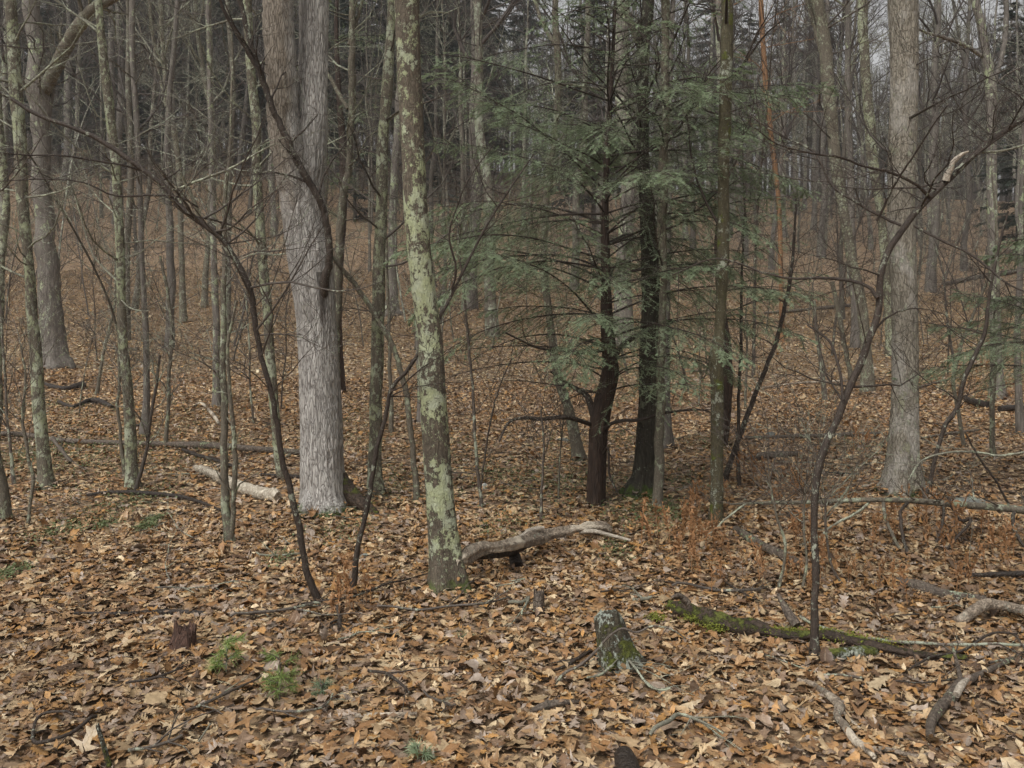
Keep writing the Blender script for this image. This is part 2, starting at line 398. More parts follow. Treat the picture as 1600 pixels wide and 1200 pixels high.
M_LOGD = bark('wet_dark_log', (0.06, 0.045, 0.035), (0.014, 0.011, 0.009), fur=40, stretch=1, bump=1.0, rough=0.45)
M_LOGG = bark('grey_dead_wood', (0.40, 0.32, 0.24), (0.07, 0.055, 0.042), fur=50, stretch=1, bump=1.0, pale=(.74, .64, .50), amount=0.05, lscale=12, lichen=(0.34, 0.35, 0.28))
M_LOGM = bark('moss_grown_log', (0.085, 0.058, 0.04), (0.018, 0.013, 0.01), fur=36, stretch=1, bump=1.0, moss=0.44, rough=0.7)
M_STUMP = bark('moss_and_lichen_stump', (0.10, 0.085, 0.055), (0.025, 0.02, 0.014), fur=40, stretch=3, bump=1.0, amount=0.40, lscale=12, lichen=(0.33, 0.36, 0.31), moss=0.50)
M_WHITE = bark('bleached_rotten_wood', (0.62, 0.56, 0.45), (0.20, 0.16, 0.115), fur=26, stretch=1, bump=1.0)
M_BARE = bark('barkless_pale_wood', (0.56, 0.50, 0.41), (0.18, 0.145, 0.11), fur=60, stretch=1, bump=0.6)
M_RED = bark('crumbling_red_wood', (0.11, 0.06, 0.042), (0.03, 0.017, 0.012), fur=50, stretch=5, bump=1.0)
M_ROCK = bark('lichened_stone', (0.22, 0.225, 0.2), (0.09, 0.09, 0.08), fur=14, stretch=1, bump=0.6, amount=0.3, lichen=(0.26, 0.31, 0.26), moss=0.15)

def leafy(name, attr=True, base=None, rough=0.42, trans=0.0, spec=0.4):
    m, nt, b = nodes(name)
    if attr:
        a = nt.nodes.new('ShaderNodeAttribute'); a.attribute_name = 'col'
        l = nt.nodes.new('ShaderNodeAttribute'); l.attribute_name = 'luv'
        sp = nt.nodes.new('ShaderNodeSeparateXYZ'); nt.links.new(l.outputs['Vector'], sp.inputs[0])
        tc = nt.nodes.new('ShaderNodeTexCoord').outputs['Object']
        # veins: midrib and slanting side veins from the leaf's own across/along coordinates
        ab = mth(nt, 'ABSOLUTE', sp.outputs[0])
        rib = ramp(nt, ab, [(0.0, 1.0), (0.09, 0.0)])
        sv = mth(nt, 'FRACT', mth(nt, 'SUBTRACT', mth(nt, 'MULTIPLY', sp.outputs[1], 7.0), mth(nt, 'MULTIPLY', ab, 1.2)))
        vein = ramp(nt, sv, [(0.0, 0.35), (0.12, 0.0), (0.9, 0.0), (1.0, 0.35)])
        vv = mth(nt, 'MAXIMUM', rib, vein)
        blot = noise(nt, tc, 45, 4, 0.6)
        c = mix(nt, ramp(nt, blot, [(0.3, 0.0), (0.75, 0.6)]), a.outputs['Color'], (0.07, 0.035, 0.018))
        dk = mix(nt, mth(nt, 'MULTIPLY', vv, 0.4), c, (0.42, 0.29, 0.17))
        nt.links.new(dk, b.inputs['Base Color'])
        rr = mth(nt, 'ADD', mth(nt, 'MULTIPLY', sp.outputs[2], 0.4), rough - 0.2)
        nt.links.new(rr, b.inputs['Roughness'])
        bp = nt.nodes.new('ShaderNodeBump'); bp.inputs['Strength'].default_value = 0.5; bp.inputs['Distance'].default_value = 0.002
        nt.links.new(mth(nt, 'ADD', vv, blot), bp.inputs['Height']); nt.links.new(bp.outputs[0], b.inputs['Normal'])
    else:
        tc = nt.nodes.new('ShaderNodeTexCoord').outputs['Object']
        oi = nt.nodes.new('ShaderNodeObjectInfo').outputs['Random']
        c = mix(nt, noise(nt, tc, 1.6, 3), tuple(0.6 * k for k in base), tuple(1.25 * k for k in base))
        c = mix(nt, noise(nt, tc, 14, 2), c, tuple(0.8 * k + 0.012 for k in base))
        k = mth(nt, 'ADD', mth(nt, 'MULTIPLY', oi, 0.5), 0.75)
        cc = nt.nodes.new('ShaderNodeCombineColor')
        for i in range(3): nt.links.new(k, cc.inputs[i])
        nt.links.new(mix(nt, 1.0, c, cc.outputs[0], 'MULTIPLY'), b.inputs['Base Color']); b.inputs['Roughness'].default_value = rough
    b.inputs['Specular IOR Level'].default_value = spec
    if trans:
        tr = nt.nodes.new('ShaderNodeBsdfTranslucent'); nt.links.new(b.inputs['Base Color'].links[0].from_socket, tr.inputs[0])
        ms = nt.nodes.new('ShaderNodeMixShader'); ms.inputs[0].default_value = trans
        nt.links.new(b.outputs[0], ms.inputs[1]); nt.links.new(tr.outputs[0], ms.inputs[2])
        nt.links.new(ms.outputs[0], [n for n in nt.nodes if n.type == 'OUTPUT_MATERIAL'][0].inputs[0])
    return m
M_LEAF = leafy('dead_oak_leaves')
M_GREEN = leafy('hemlock_needles', False, (0.265, 0.335, 0.20), rough=0.5, trans=0.4)
M_FGREEN = leafy('far_conifer_needles', False, (0.036, 0.052, 0.034), rough=0.7, spec=0.2, trans=.25)
M_PINE = leafy('pine_needles', False, (0.24, 0.32, 0.09), rough=0.5, trans=.3)
M_FERN = leafy('dead_fern', False, (0.31, 0.16, 0.07), rough=0.7, spec=0.2)
M_CLOV = leafy('low_green_plants', False, (0.10, 0.125, 0.045), rough=0.6)
M_MOSS = leafy('bright_moss', False, (0.15, 0.165, 0.025), rough=0.9, spec=0.1)

def ground_mat():
    m, nt, b = nodes('leaf_strewn_soil')
    tc = nt.nodes.new('ShaderNodeTexCoord').outputs['Object']
    warp = nt.nodes.new('ShaderNodeTexNoise'); warp.inputs['Scale'].default_value = 14; nt.links.new(tc, warp.inputs['Vector'])
    dv = nt.nodes.new('ShaderNodeVectorMath'); dv.operation = 'MULTIPLY_ADD'
    nt.links.new(warp.outputs['Color'], dv.inputs[0]); dv.inputs[1].default_value = (.09, .09, .09); nt.links.new(tc, dv.inputs[2])
    vo = nt.nodes.new('ShaderNodeTexVoronoi'); vo.inputs['Scale'].default_value = 17; nt.links.new(dv.outputs[0], vo.inputs['Vector'])
    sc_ = nt.nodes.new('ShaderNodeSeparateColor'); nt.links.new(vo.outputs['Color'], sc_.inputs[0])
    cells = ramp(nt, sc_.outputs[0], [(0.0, (0.10, 0.065, 0.04)), (0.25, (0.19, 0.13, 0.075)), (0.5, (0.265, 0.185, 0.11)), (0.7, (0.24, 0.17, 0.125)), (0.85, (0.37, 0.26, 0.16)), (1.0, (0.45, 0.33, 0.22))])
    v2 = nt.nodes.new('ShaderNodeTexVoronoi'); v2.inputs['Scale'].default_value = 38; nt.links.new(dv.outputs[0], v2.inputs['Vector'])
    s2 = nt.nodes.new('ShaderNodeSeparateColor'); nt.links.new(v2.outputs['Color'], s2.inputs[0])
    c2 = ramp(nt, s2.outputs[1], [(0.0, (0.09, 0.055, 0.035)), (0.5, (0.24, 0.155, 0.09)), (1.0, (0.40, 0.29, 0.19))])
    c = mix(nt, 0.45, cells, c2)
    broad = noise(nt, tc, 0.35, 3)
    c = mix(nt, ramp(nt, broad, [(0.35, 0.0), (0.7, 0.3)]), c, (0.16, 0.115, 0.065))
    nt.links.new(c, b.inputs['Base Color']); b.inputs['Roughness'].default_value = 0.6
    bp = nt.nodes.new('ShaderNodeBump'); bp.inputs['Strength'].default_value = 0.9; bp.inputs['Distance'].default_value = 0.03
    nt.links.new(mth(nt, 'ADD', sc_.outputs[1], mth(nt, 'MULTIPLY', s2.outputs[0], 0.5)), bp.inputs['Height']); nt.links.new(bp.outputs[0], b.inputs['Normal'])
    return m
M_SOIL = ground_mat()

# ---------------------------------------------------------------- the ground: one sheet
def axis(lim, fine_to, fine, growth):
    a = [0.0]; s = fine
    while a[-1] < lim:
        if a[-1] > fine_to: s *= growth
        a.append(a[-1] + s)
    return np.array(a)
ax = axis(260, 12, 0.1, 1.035); gx = np.concatenate([-ax[:0:-1], ax])
ay = axis(300, 16, 0.1, 1.03); gy = np.concatenate([-axis(60, 2, 0.3, 1.2)[:0:-1], ay])
GX, GY = np.meshgrid(gx, gy)
gb = MB(); W_ = len(gx)
i, j = np.meshgrid(np.arange(len(gy) - 1), np.arange(W_ - 1), indexing='ij'); q0 = (i * W_ + j).ravel()
gb.add(np.stack([GX, GY, H(GX, GY)], -1), np.stack([q0, q0 + 1, q0 + 1 + W_, q0 + W_], 1))
meta(gb.build('ground', M_SOIL), 'leaf strewn forest floor rising into a hillside', 'ground', kind='structure')

# ---------------------------------------------------------------- leaf litter (nobody could count it: one object)
PAL = np.array([(0.37, 0.23, 0.125), (0.32, 0.18, 0.085), (0.46, 0.325, 0.20), (0.60, 0.47, 0.32), (0.27, 0.145, 0.068),
                (0.22, 0.145, 0.10), (0.29, 0.215, 0.17), (0.37, 0.30, 0.26), (0.14, 0.08, 0.045), (0.41, 0.22, 0.08), (0.50, 0.37, 0.235), (0.08, 0.05, 0.034)])
PAL *= np.array([1.17, 1.17, 1.08])
PW = np.array([1.7, 1.5, 1.6, .65, 1.5, 1.3, 1.1, .7, 0.9, 0.8, 1.1, .35]); PW /= PW.sum()
def wedge(n, y0, y1, r):
    """random points over the strip of floor in view, with a margin at the sides"""
    y = np.sqrt(r.random(n) * (y1 ** 2 - y0 ** 2) + y0 ** 2)
    x = (r.random(n) * 2 - 1) * (0.58 * y + 2.0)
    return x, y
def leaves(mb, n, y0, y1, stations, size, lift, tilt, r, lobed, pale=1.0):
    x, y = wedge(n, y0, y1, r)
    S = len(stations)
    L = r.uniform(*size, n); kind = r.random(n)
    t = np.asarray(stations)[None, :]
    env = np.sin(np.clip(t, 0.02, 1) * PI) ** 0.6 * (0.55 + 0.45 * t)          # broad towards the tip
    if lobed:
        lob = np.where(np.arange(S)[None] % 2 == 0, 1.0 + .25 * r.normal(size=(n, S)), 0.30 + 0.35 * r.random((n, 1)))
        lob = np.where(kind[:, None] < 0.82, lob, 1.0)
        fw = np.where(np.arange(S)[None] % 2 == 0, 0.07, -0.02)
    else: lob = 1.0; fw = 0.0
    w = env * lob * (0.25 + 0.12 * kind[:, None]) * r.uniform(0.8, 1.2, (n, 1)); w[:, 0] = 0.012; w[:, -1] = 0.01
    yy = np.repeat((t - 0.5), n, 0)
    P = np.zeros((n, S, 3, 3))
    asym = r.uniform(0.8, 1.2, (n, 1))
    P[:, :, 0, 0] = -w * asym; P[:, :, 2, 0] = w / asym
    P[:, :, 0, 1] = yy + fw; P[:, :, 2, 1] = yy + fw; P[:, :, 1, 1] = yy
    curl = r.normal(0, .6, (n, 1)); cup = r.normal(0.2, .9, (n, 1)); tw = r.normal(0, .45, (n, 1))
    z = curl * 0.55 * yy ** 2
    P[:, :, 0, 2] = z + cup * w * w * 1.6 + tw * yy * w + r.normal(0, 0.025, (n, S)); P[:, :, 2, 2] = z + cup * w * w * 1.6 - tw * yy * w + r.normal(0, 0.025, (n, S)); P[:, :, 1, 2] = z
    P *= L[:, None, None, None]
    az = r.random(n) * 2 * PI; a1 = r.normal(0, tilt, n); a2 = r.normal(0, tilt, n)
    big = r.random(n) < 0.02; a1 = np.where(big, r.uniform(-1.3, 1.3, n), a1)
    def rot(P, i, j, a):
        c, s_ = np.cos(a)[:, None, None], np.sin(a)[:, None, None]; A = P[..., i].copy(); B = P[..., j].copy()
        P[..., i] = A * c - B * s_; P[..., j] = A * s_ + B * c
    rot(P, 1, 2, a1); rot(P, 0, 2, a2); rot(P, 0, 1, az)
    zz = H(x, y) + r.random(n) * lift + 0.006
    for (bx, by, br) in BASES:
        if br > .015 and y0 <= by + .6 and by - .6 <= y1: zz = zz + min(.07, br * .8) * np.exp(-np.maximum(np.hypot(x - bx, y - by) - br, 0) / (.05 + br * .4)) * r.random(n)
    zmin = P[..., 2].reshape(n, -1).min(1)
    zz = zz + np.clip(-zmin, 0, 0.05) * 0.6
    P += np.stack([x, y, zz], -1)[:, None, None, :]
    b = (np.arange(n) * S * 3)[:, None, None]; k = np.arange(S - 1)[None, :, None] * 3; c_ = np.arange(2)[None, None, :]
    q = np.stack([b + k + c_, b + k + c_ + 1, b + k + c_ + 4, b + k + c_ + 3], -1).reshape(-1, 4)
    ci = r.choice(len(PAL), n, p=PW)
    broad = 0.5 + 0.5 * np.sin(x * 0.9 + 0.7 * np.sin(y * 0.8)) * np.sin(y * 0.7 + x * 0.3)
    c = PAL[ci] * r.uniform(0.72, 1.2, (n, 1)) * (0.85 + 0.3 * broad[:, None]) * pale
    c = c * (np.array([.90, .99, 1.03]) if y0 > 15 else 1.0)       # leaves farther up the slope are tinted less red
    c = np.repeat(c, S * 3, 0)
    uv = np.zeros((n, S, 3, 3)); uv[:, :, 0, 0] = -1; uv[:, :, 2, 0] = 1; uv[..., 1] = t[0][None, :, None]; uv[..., 2] = r.random(n)[:, None, None]
    mb.add(P, q, None, c, uv.reshape(-1, 3))
BASES = []
# ---------------------------------------------------------------- trees and saplings traced at their own distance
def tree(name, label, cat, pts, mat, limbs=(), Y=None, group=None, top=11.0, twigs=10, tmat=None, tlen=(0.5, 1.3), tz=(1.2, 4.2), flare=0.0, sides=16, step=0.08, rough=0.05, seed=None, lean=0.0, tw_levels=3, part='trunk', tang=(0.7, 1.5), extra=None, crown=True, tup=0.04, trad=0.35, rf=14.0, relief=None):
    """pts: (px, py, width px) from the top down to the foot; limbs: dicts"""
    flare = flare * 1.5 if flare < .13 else flare
    seed = seed if seed is not None else int(abs(pts[-1][0] * 7 + pts[-1][1] * 13))
    r = np.random.default_rng(seed)
    bx, by, bw = pts[-1]
    base = gp(bx, by)
    if Y is not None:
        x = (bx - 800.0) / F * Y; base = np.array([x, Y, float(H(x, Y))])
    Y0 = base[1]; BASES.append((base[0], base[1], bw / 2 / F * base[1] * .8))
    t = thing(name, label, cat, base, group)
    def world(px, py, dy=0.0): return P3(px, py, Y0 + dy)
    # the trunk stands on its foot; the line may leave the vertical plane a little (lean metres per metre)
    W = []; R = []
    for (px, py, w) in pts:
        z = CH - (py - HY) / F * Y0
        W.append(world(px, py, lean * (z - base[2]))); R.append(w / 2 / F * Y0)
    W = np.array(W)[::-1]; R = np.array(R)[::-1]
    W[0] = base; foot = base + (base - W[1]) * 0.0 - np.array([0, 0, 0.12])
    W = np.concatenate([[foot], W]); R = np.concatenate([[R[0] * 1.05], R])
    if top and W[-1][2] < top:
        d = unit(W[-1] - W[-3]); d = unit(d + np.array([0, 0, 0.8])); n = 5; l = (top - W[-1][2]) / n
        ext = [W[-1]]; rr = [R[-1]]
        for k in range(n):
            d = unit(d + r.normal(size=3) * 0.06 + np.array([0, 0, .1])); ext.append(ext[-1] + d * l); rr.append(R[-1] * (1 - 0.8 * (k + 1) / n))
        W = np.concatenate([W, ext[1:]]); R = np.concatenate([R, rr[1:]])
    P, RR = resample(W, R, step)
    if rough > 0.02:   # slight waver of the stem itself
        P[3:] += (nz(P[3:, None, :] * np.array([0.2, 0.2, 1.0]), 3.0, seed + 3) * RR[3:, None])[:, :, None].reshape(-1, 1) * np.array([[0.22, 0.22, 0]])
        if R[1] < .05: P[3:] += (nz(P[3:, None, :], 16.0, seed + 4) * np.minimum(RR[3:, None] * .55, .008)).reshape(-1, 1) * np.array([[1, .6, 0]])
    zb = base[2]; nl = 3 + seed % 3; ph = r.random() * 6
    lob = (lambda Q, th: flare * np.exp(-np.maximum(Q[:, :, 2:3] - zb, 0) / (R[1] * 1.5)) * (0.35 + np.cos(nl * th + ph)[None, None, :] + 0.4 * np.cos(2 * th + ph * 2)[None, None, :])) if flare else None
    if relief:
        fl = lob; fu = furrows(seed, *relief); lob = (lambda Q, th: fu(Q, th) + (fl(Q, th) if fl else 0))
    mb = MB(); tubes(mb, P[None], RR[None], sides, True, rough, seed, lob, rf)
    mb.build(part, mat, t, base)
    tm = tmat or M_TWIG
    for lb_ in limbs:
        Lp = lb_['pts']; d1 = lb_.get('dy', 0.0); d0 = lb_.get('dy0', 0.0); n = len(Lp)
        w = [world(px, py, d0 + (d1 - d0) * k / (n - 1)) for k, (px, py, _) in enumerate(Lp)]
        q, rr = resample(w, [a[2] / 2 / F * Y0 for a in Lp], 0.04)
        b = MB(); s_ = lb_.get('sides', 8)
        if len(q) > 6: q[1:-1] += r.normal(size=(len(q) - 2, 3)) * np.minimum(rr[1:-1, None] * 0.18, 0.004)
        tubes(b, q[None], rr[None], s_, True, 0.06, seed + n)
        k = lb_.get('twigs', 0)
        if k:
            ii = (len(q) * (lb_.get('t0', 0.15) + (0.98 - lb_.get('t0', 0.15)) * np.sort(r.random(k)))).astype(int).clip(1, len(q) - 2)
            T = unit(q[ii + 1] - q[ii - 1]); rv = r.normal(size=(k, 3)) * np.array([1, 1, 1.1]); rv = unit(rv - (rv * T).sum(1, keepdims=True) * T)
            a = r.uniform(0.5, 1.2, (k, 1)); ll = r.uniform(*lb_.get('tlen', (0.15, 0.5)), k)
            grow(b, q[ii], T * np.cos(a) + rv * np.sin(a), ll, np.maximum(rr[ii] * 0.4, 0.0022), lb_.get('levels', 2), r, 4, 5, 0.2, lb_.get('up', 0.04), (4, 3), rmin=0.0014)
        b.build(lb_.get('part', 'limb'), lb_.get('mat', tm if lb_.get('thin', True) else mat), t, base)
    if crown and (twigs or top):
        b = MB()
        if twigs:
            twigs = int(twigs * 1.5)
            zz = P[:, 2]; ok = np.nonzero((zz > base[2] + tz[0]) & (zz < base[2] + tz[1]))[0]
            if len(ok):
                ii = r.choice(ok, twigs); az = r.random(twigs) * 2 * PI; el = r.uniform(*tang, twigs)
                D = np.stack([np.cos(az) * np.sin(el), np.sin(az) * np.sin(el), np.cos(el)], 1)
                ll = r.uniform(*tlen, twigs)
                grow(b, P[ii] + D * RR[ii, None] * 0.7, D, ll, np.minimum(np.maximum(RR[ii] * trad * r.uniform(.4, 1, twigs), 0.003), 0.0035 + 0.0075 * ll), tw_levels, r, 5, 7, 0.16, tup, (6, 4, 3), rmin=0.0015)
        if top and top > 6:
            ok = np.nonzero(P[:, 2] > top * 0.5)[0]; n = 12
            ii = r.choice(ok, n); az = r.random(n) * 2 * PI; el = r.uniform(0.5, 1.0, n)
            D = np.stack([np.cos(az) * np.sin(el), np.sin(az) * np.sin(el), np.cos(el)], 1)
            grow(b, P[ii], D, r.uniform(1.2, 3.2, n), RR[ii] * 0.55, 3, r, 5, 7, 0.15, 0.1, (6, 5, 3), rmin=0.003)
        if b.n: b.build('crown' if cat == 'tree' else 'crown', tm, t, base)  # on saplings and the bowed pole this is only their side twigs
    return t, P, RR

# ---- 1. the big forked ash-like tree left of centre
BIG, _, _ = tree('forked_tree', 'broad pale grey trunk with vertical furrows that forks in two above a dark scar', 'tree',
     [(560, -1500, 16), (520, -1000, 26), (500, -500, 36), (492, -150, 41), (491, 0, 43), (490, 80, 43), (487, 150, 46), (483, 205, 54), (477, 255, 62), (472, 300, 65), (476, 350, 64), (484, 400, 66), (490, 450, 64), (494, 500, 60), (498, 560, 60), (501, 620, 62), (503, 680, 64), (504, 735, 66), (507, 775, 71), (510, 798, 84)],
     M_ASH, top=None, twigs=0, flare=0.2, sides=168, step=0.018, rough=0.02, crown=False, rf=5.0, relief=(0, .10, .035, 44),
     limbs=[
      dict(pts=[(486, 480, 16), (476, 410, 30), (468, 345, 38), (459, 290, 47), (448, 225, 50), (442, 165, 47), (438, 90, 46), (435, 0, 46), (433, -120, 43), (420, -500, 32), (390, -900, 20)], dy0=0.05, dy=-0.4, sides=48, thin=False, mat=M_ASH, part='fork'),
      dict(pts=[(505, 462, 14), (507, 440, 13), (516, 400, 11), (510, 350, 10), (500, 315, 10), (485, 285, 11), (466, 255, 11), (445, 210, 10), (425, 165, 9), (405, 110, 9), (390, 60, 8), (374, 0, 7), (345, -80, 6)], dy0=-0.10, dy=-0.55, twigs=9, tlen=(0.2, 0.6), mat=M_TWIGD),
      dict(pts=[(400, 105, 6), (375, 60, 6), (352, 20, 5), (335, -20, 4)], dy0=-0.5, dy=-0.7, mat=M_TWIGD, twigs=3),
      dict(pts=[(530, 740, 20), (543, 765, 26), (560, 783, 24), (577, 795, 16), (590, 803, 8)], dy0=0.05, dy=-0.12, sides=20, mat=M_LOGM, part='root'),
      dict(pts=[(492, 760, 24), (484, 785, 26), (474, 806, 18), (466, 818, 8)], dy0=-.05, dy=-0.25, sides=20, mat=M_ASH, part='root')])
# ---- 2. lichen tree in the middle
tree('lichen_tree', 'straight trunk plastered with pale green lichen beside the fallen pale limb', 'tree',
     [(633, -80, 40), (634, 0, 39), (637, 100, 37), (643, 200, 36), (650, 300, 36), (659, 400, 36), (668, 500, 37), (677, 600, 40), (684, 700, 41), (690, 800, 44), (696, 865, 50), (701, 905, 60), (703, 927, 72)],
     M_LICH, flare=0.26, sides=84, step=0.02, rough=0.03, rf=9, relief=(0, .05, .02, 26), twigs=5, tz=(3.0, 4.5), tmat=M_TWIGG, tlen=(.3, .9))
# ---- 3. the right tree
tree('pale_oak', 'thick grey tree at the right with pale scaly bark and a faintly mossy foot', 'tree',
     [(1413, -100, 43), (1411, 0, 43), (1413, 100, 40), (1411, 200, 40), (1409, 280, 39), (1408, 350, 39), (1412, 430, 37), (1414, 520, 37), (1414, 600, 38), (1412, 680, 41), (1411, 725, 46), (1410, 755, 56), (1410, 772, 66)],
     M_OAKP, flare=0.26, sides=120, step=0.018, rough=0.02, rf=7, relief=(0, .07, .04, 38), twigs=4, tz=(2.5, 4.5),
     limbs=[])
# ---- 4. the rest of the near trunks
tree('mossy_tree', 'upright dark olive trunk furred with moss beside the brown ferns', 'tree',
     [(1137, -60, 18), (1136, 0, 18), (1134, 100, 20), (1132, 200, 19), (1131, 300, 18), (1130, 400, 19), (1127, 470, 17), (1125, 520, 17), (1121, 562, 24), (1122, 610, 20), (1121, 700, 20), (1120, 790, 21), (1118, 822, 26)],
     M_MOSSY, flare=0.06, sides=28, step=0.03, rough=0.06, twigs=8, tz=(1.9, 4.5), tmat=M_TWIGD, tlen=(.5, 1.3),
     limbs=[dict(pts=[(1138, 130, 5), (1165, 95, 4), (1195, 55, 3), (1225, 30, 2)], dy=-0.3, mat=M_TWIGD, twigs=3)])
tree('slender_tree', 'slender knobbly trunk standing just right of the dark mossy-footed oak', 'tree',
     [(1041, -60, 14), (1040, 0, 14), (1039, 60, 12), (1038, 130, 14), (1040, 200, 11), (1036, 255, 15), (1037, 300, 11), (1034, 345, 14), (1036, 400, 11), (1035, 500, 12), (1033, 600, 13), (1031, 700, 15), (1030, 780, 16), (1030, 800, 20)],
     M_LICH3, flare=0.05, sides=20, step=0.03, rough=0.07, twigs=10, tz=(1.6, 4.5), tlen=(.4, 1.0), tmat=M_TWIGD)
tree('dark_oak', 'dark furrowed oak with bright moss round its spreading foot', 'tree',
     [(1014, -60, 17), (1012, 0, 17), (1006, 70, 20), (1004, 150, 17), (1006, 250, 18), (1012, 350, 23), (1016, 450, 27), (1015, 540, 28), (1013, 620, 28), (1010, 700, 29), (1006, 745, 34), (1003, 762, 44), (1002, 774, 58)],
     M_DARK, flare=0.3, sides=90, step=0.02, rough=0.03, relief=(0, .09, .06, 26), twigs=12, tz=(2.4, 4.5), tmat=M_TWIGD,
     limbs=[dict(pts=[(1004, 90, 12), (996, 60, 12), (985, 35, 11), (975, 0, 11), (960, -60, 9)], dy=0.2, mat=M_LICH3, twigs=4),
            dict(pts=[(940, 138, 3), (970, 145, 5), (990, 165, 7), (1004, 200, 9)], dy=0.0, mat=M_TWIGG)])
tree('lichen_pole', 'slim mossy trunk flecked with lichen between the pale forked tree and the lichen tree', 'tree',
     [(613, -60, 13), (612, 0, 13), (609, 60, 14), (605, 130, 18), (600, 200, 17), (597, 260, 18), (594, 350, 18), (592, 430, 19), (590, 500, 20), (587, 600, 20), (586, 700, 21), (587, 755, 26), (588, 777, 34)],
     M_LICH2, flare=0.12, sides=28, step=0.03, rough=0.05, twigs=10, tz=(1.8, 4.6), tlen=(.4, 1.1))
tree('lichen_tree', 'thin lichen grey tree close behind the left edge of the forked tree', 'tree',
     [(383, -60, 13), (385, 20, 14), (392, 110, 14), (400, 200, 14), (404, 300, 14), (410, 400, 15), (418, 500, 15), (427, 600, 15), (434, 690, 15), (441, 750, 19)],
     M_LICH2, flare=0.08, sides=20, step=0.05, rough=0.05, twigs=14, tz=(1.8, 5), tlen=(.5, 1.4), tmat=M_TWIGG)
tree('crooked_tree', 'crooked lichened tree bending behind the right side of the forked trunk', 'tree',
     [(552, -60, 9), (550, 0, 10), (549, 60, 10), (550, 130, 11), (548, 200, 10), (546, 260, 11), (538, 300, 12), (532, 360, 12), (528, 430, 13), (524, 520, 13), (522, 640, 14), (520, 740, 16)],
     M_LICH3, sides=18, step=0.05, rough=0.06, twigs=12, tz=(2, 5.2), tmat=M_TWIGG,
     limbs=[dict(pts=[(544, 170, 7), (528, 145, 7), (512, 115, 6), (500, 95, 5)], dy=0.2, mat=M_LICH3), dict(pts=[(545, 70, 6), (558, 30, 6), (566, 0, 5), (580, -60, 4)], dy=0.1, mat=M_LICH3)])
tree('lichen_tree', 'leaning lichened trunk with its foot nearest the long fallen pole at far left', 'tree',
     [(12, -60, 16), (16, 0, 17), (21, 80, 18), (26, 150, 20), (31, 230, 19), (36, 310, 18), (43, 400, 15), (50, 500, 17), (60, 600, 19), (68, 700, 20), (73, 745, 24), (76, 764, 32)],
     M_LICH2, flare=0.1, sides=24, step=0.05, rough=0.05, twigs=12, tz=(1.5, 5), tmat=M_TWIGG, tlen=(.5, 1.3))
tree('lichen_tree', 'upright lichened tree with a dark base behind the bent black stick', 'tree',
     [(150, -60, 10), (154, 0, 11), (161, 80, 13), (168, 150, 15), (175, 210, 14), (181, 260, 14), (184, 330, 14), (187, 400, 14), (190, 480, 14), (195, 560, 15), (200, 650, 17), (204, 730, 19), (206, 768, 26)],
     M_LICH2, flare=0.08, sides=22, step=0.05, rough=0.05, twigs=14, tz=(1.5, 5), tmat=M_TWIGG, tlen=(.5, 1.3))
tree('old_tree', 'large dull grey tree on the left slope with a thick lichened limb reaching right', 'tree',
     [(50, -60, 24), (52, 0, 25), (54, 30, 25), (60, 100, 27), (62, 140, 34), (64, 200, 28), (66, 280, 27), (72, 360, 30), (75, 430, 33), (78, 500, 36), (82, 550, 42), (85, 577, 56)],
     M_FARG, flare=0.15, sides=32, step=0.08, rough=0.05, twigs=10, tz=(3, 8), tlen=(.8, 2.2), top=16,
     limbs=[dict(pts=[(66, 150, 20), (85, 110, 20), (105, 70, 21), (125, 38, 20), (150, 10, 17), (185, -10, 15), (260, -80, 10)], dy=-0.8, thin=False, mat=M_LICH3, twigs=6, sides=14, tlen=(.5, 1.5)),
            dict(pts=[(70, 230, 8), (80, 150, 9), (90, 110, 8)], dy=0.2, mat=M_FARG)])
tree('grey_tree', 'slim straight greenish grey tree with a swollen foot on the left slope', 'tree',
     [(203, -60, 8), (206, 0, 9), (208, 100, 9), (214, 190, 9), (217, 280, 9), (221, 360, 8), (223, 430, 8), (227, 500, 9), (228, 580, 10), (228, 640, 12), (226, 682, 19)],
     M_FARG, flare=0.1, sides=16, step=0.08, rough=0.04, twigs=14, tz=(2, 7), top=13, tlen=(.6, 1.8))
tree('twin_stem_tree', 'thin young tree whose two dark stems rise together in front of the white rotting log', 'tree',
     [(352, 330, 7), (352, 400, 8), (349, 480, 9), (350, 560, 10), (350, 640, 11), (351, 720, 12), (354, 790, 14), (359, 852, 18)],
     M_LICH3, sides=14, step=0.04, rough=0.05, twigs=14, tz=(.9, 2.6), top=3.4, tmat=M_TWIG, tlen=(.3, 1.0),
     limbs=[dict(pts=[(361, 845, 9), (365, 790, 8), (367, 730, 8), (364, 660, 7), (358, 600, 6), (356, 540, 5), (370, 470, 4)], dy0=-.01, dy=-0.15, mat=M_LICH3, twigs=5)])
tree('lichen_tree', 'pale lichen patched tree with a ragged end seen left of the thick right hand oak', 'tree',
     [(1346, -60, 13), (1348, 0, 15), (1350, 70, 15), (1355, 140, 15), (1360, 200, 17), (1365, 260, 16), (1372, 300, 13), (1380, 380, 13), (1386, 450, 13), (1390, 520, 14), (1392, 556, 20)],
     M_LICH2, sides=18, step=0.08, rough=0.05, twigs=8, tz=(2, 8), top=15, tlen=(.6, 1.6))
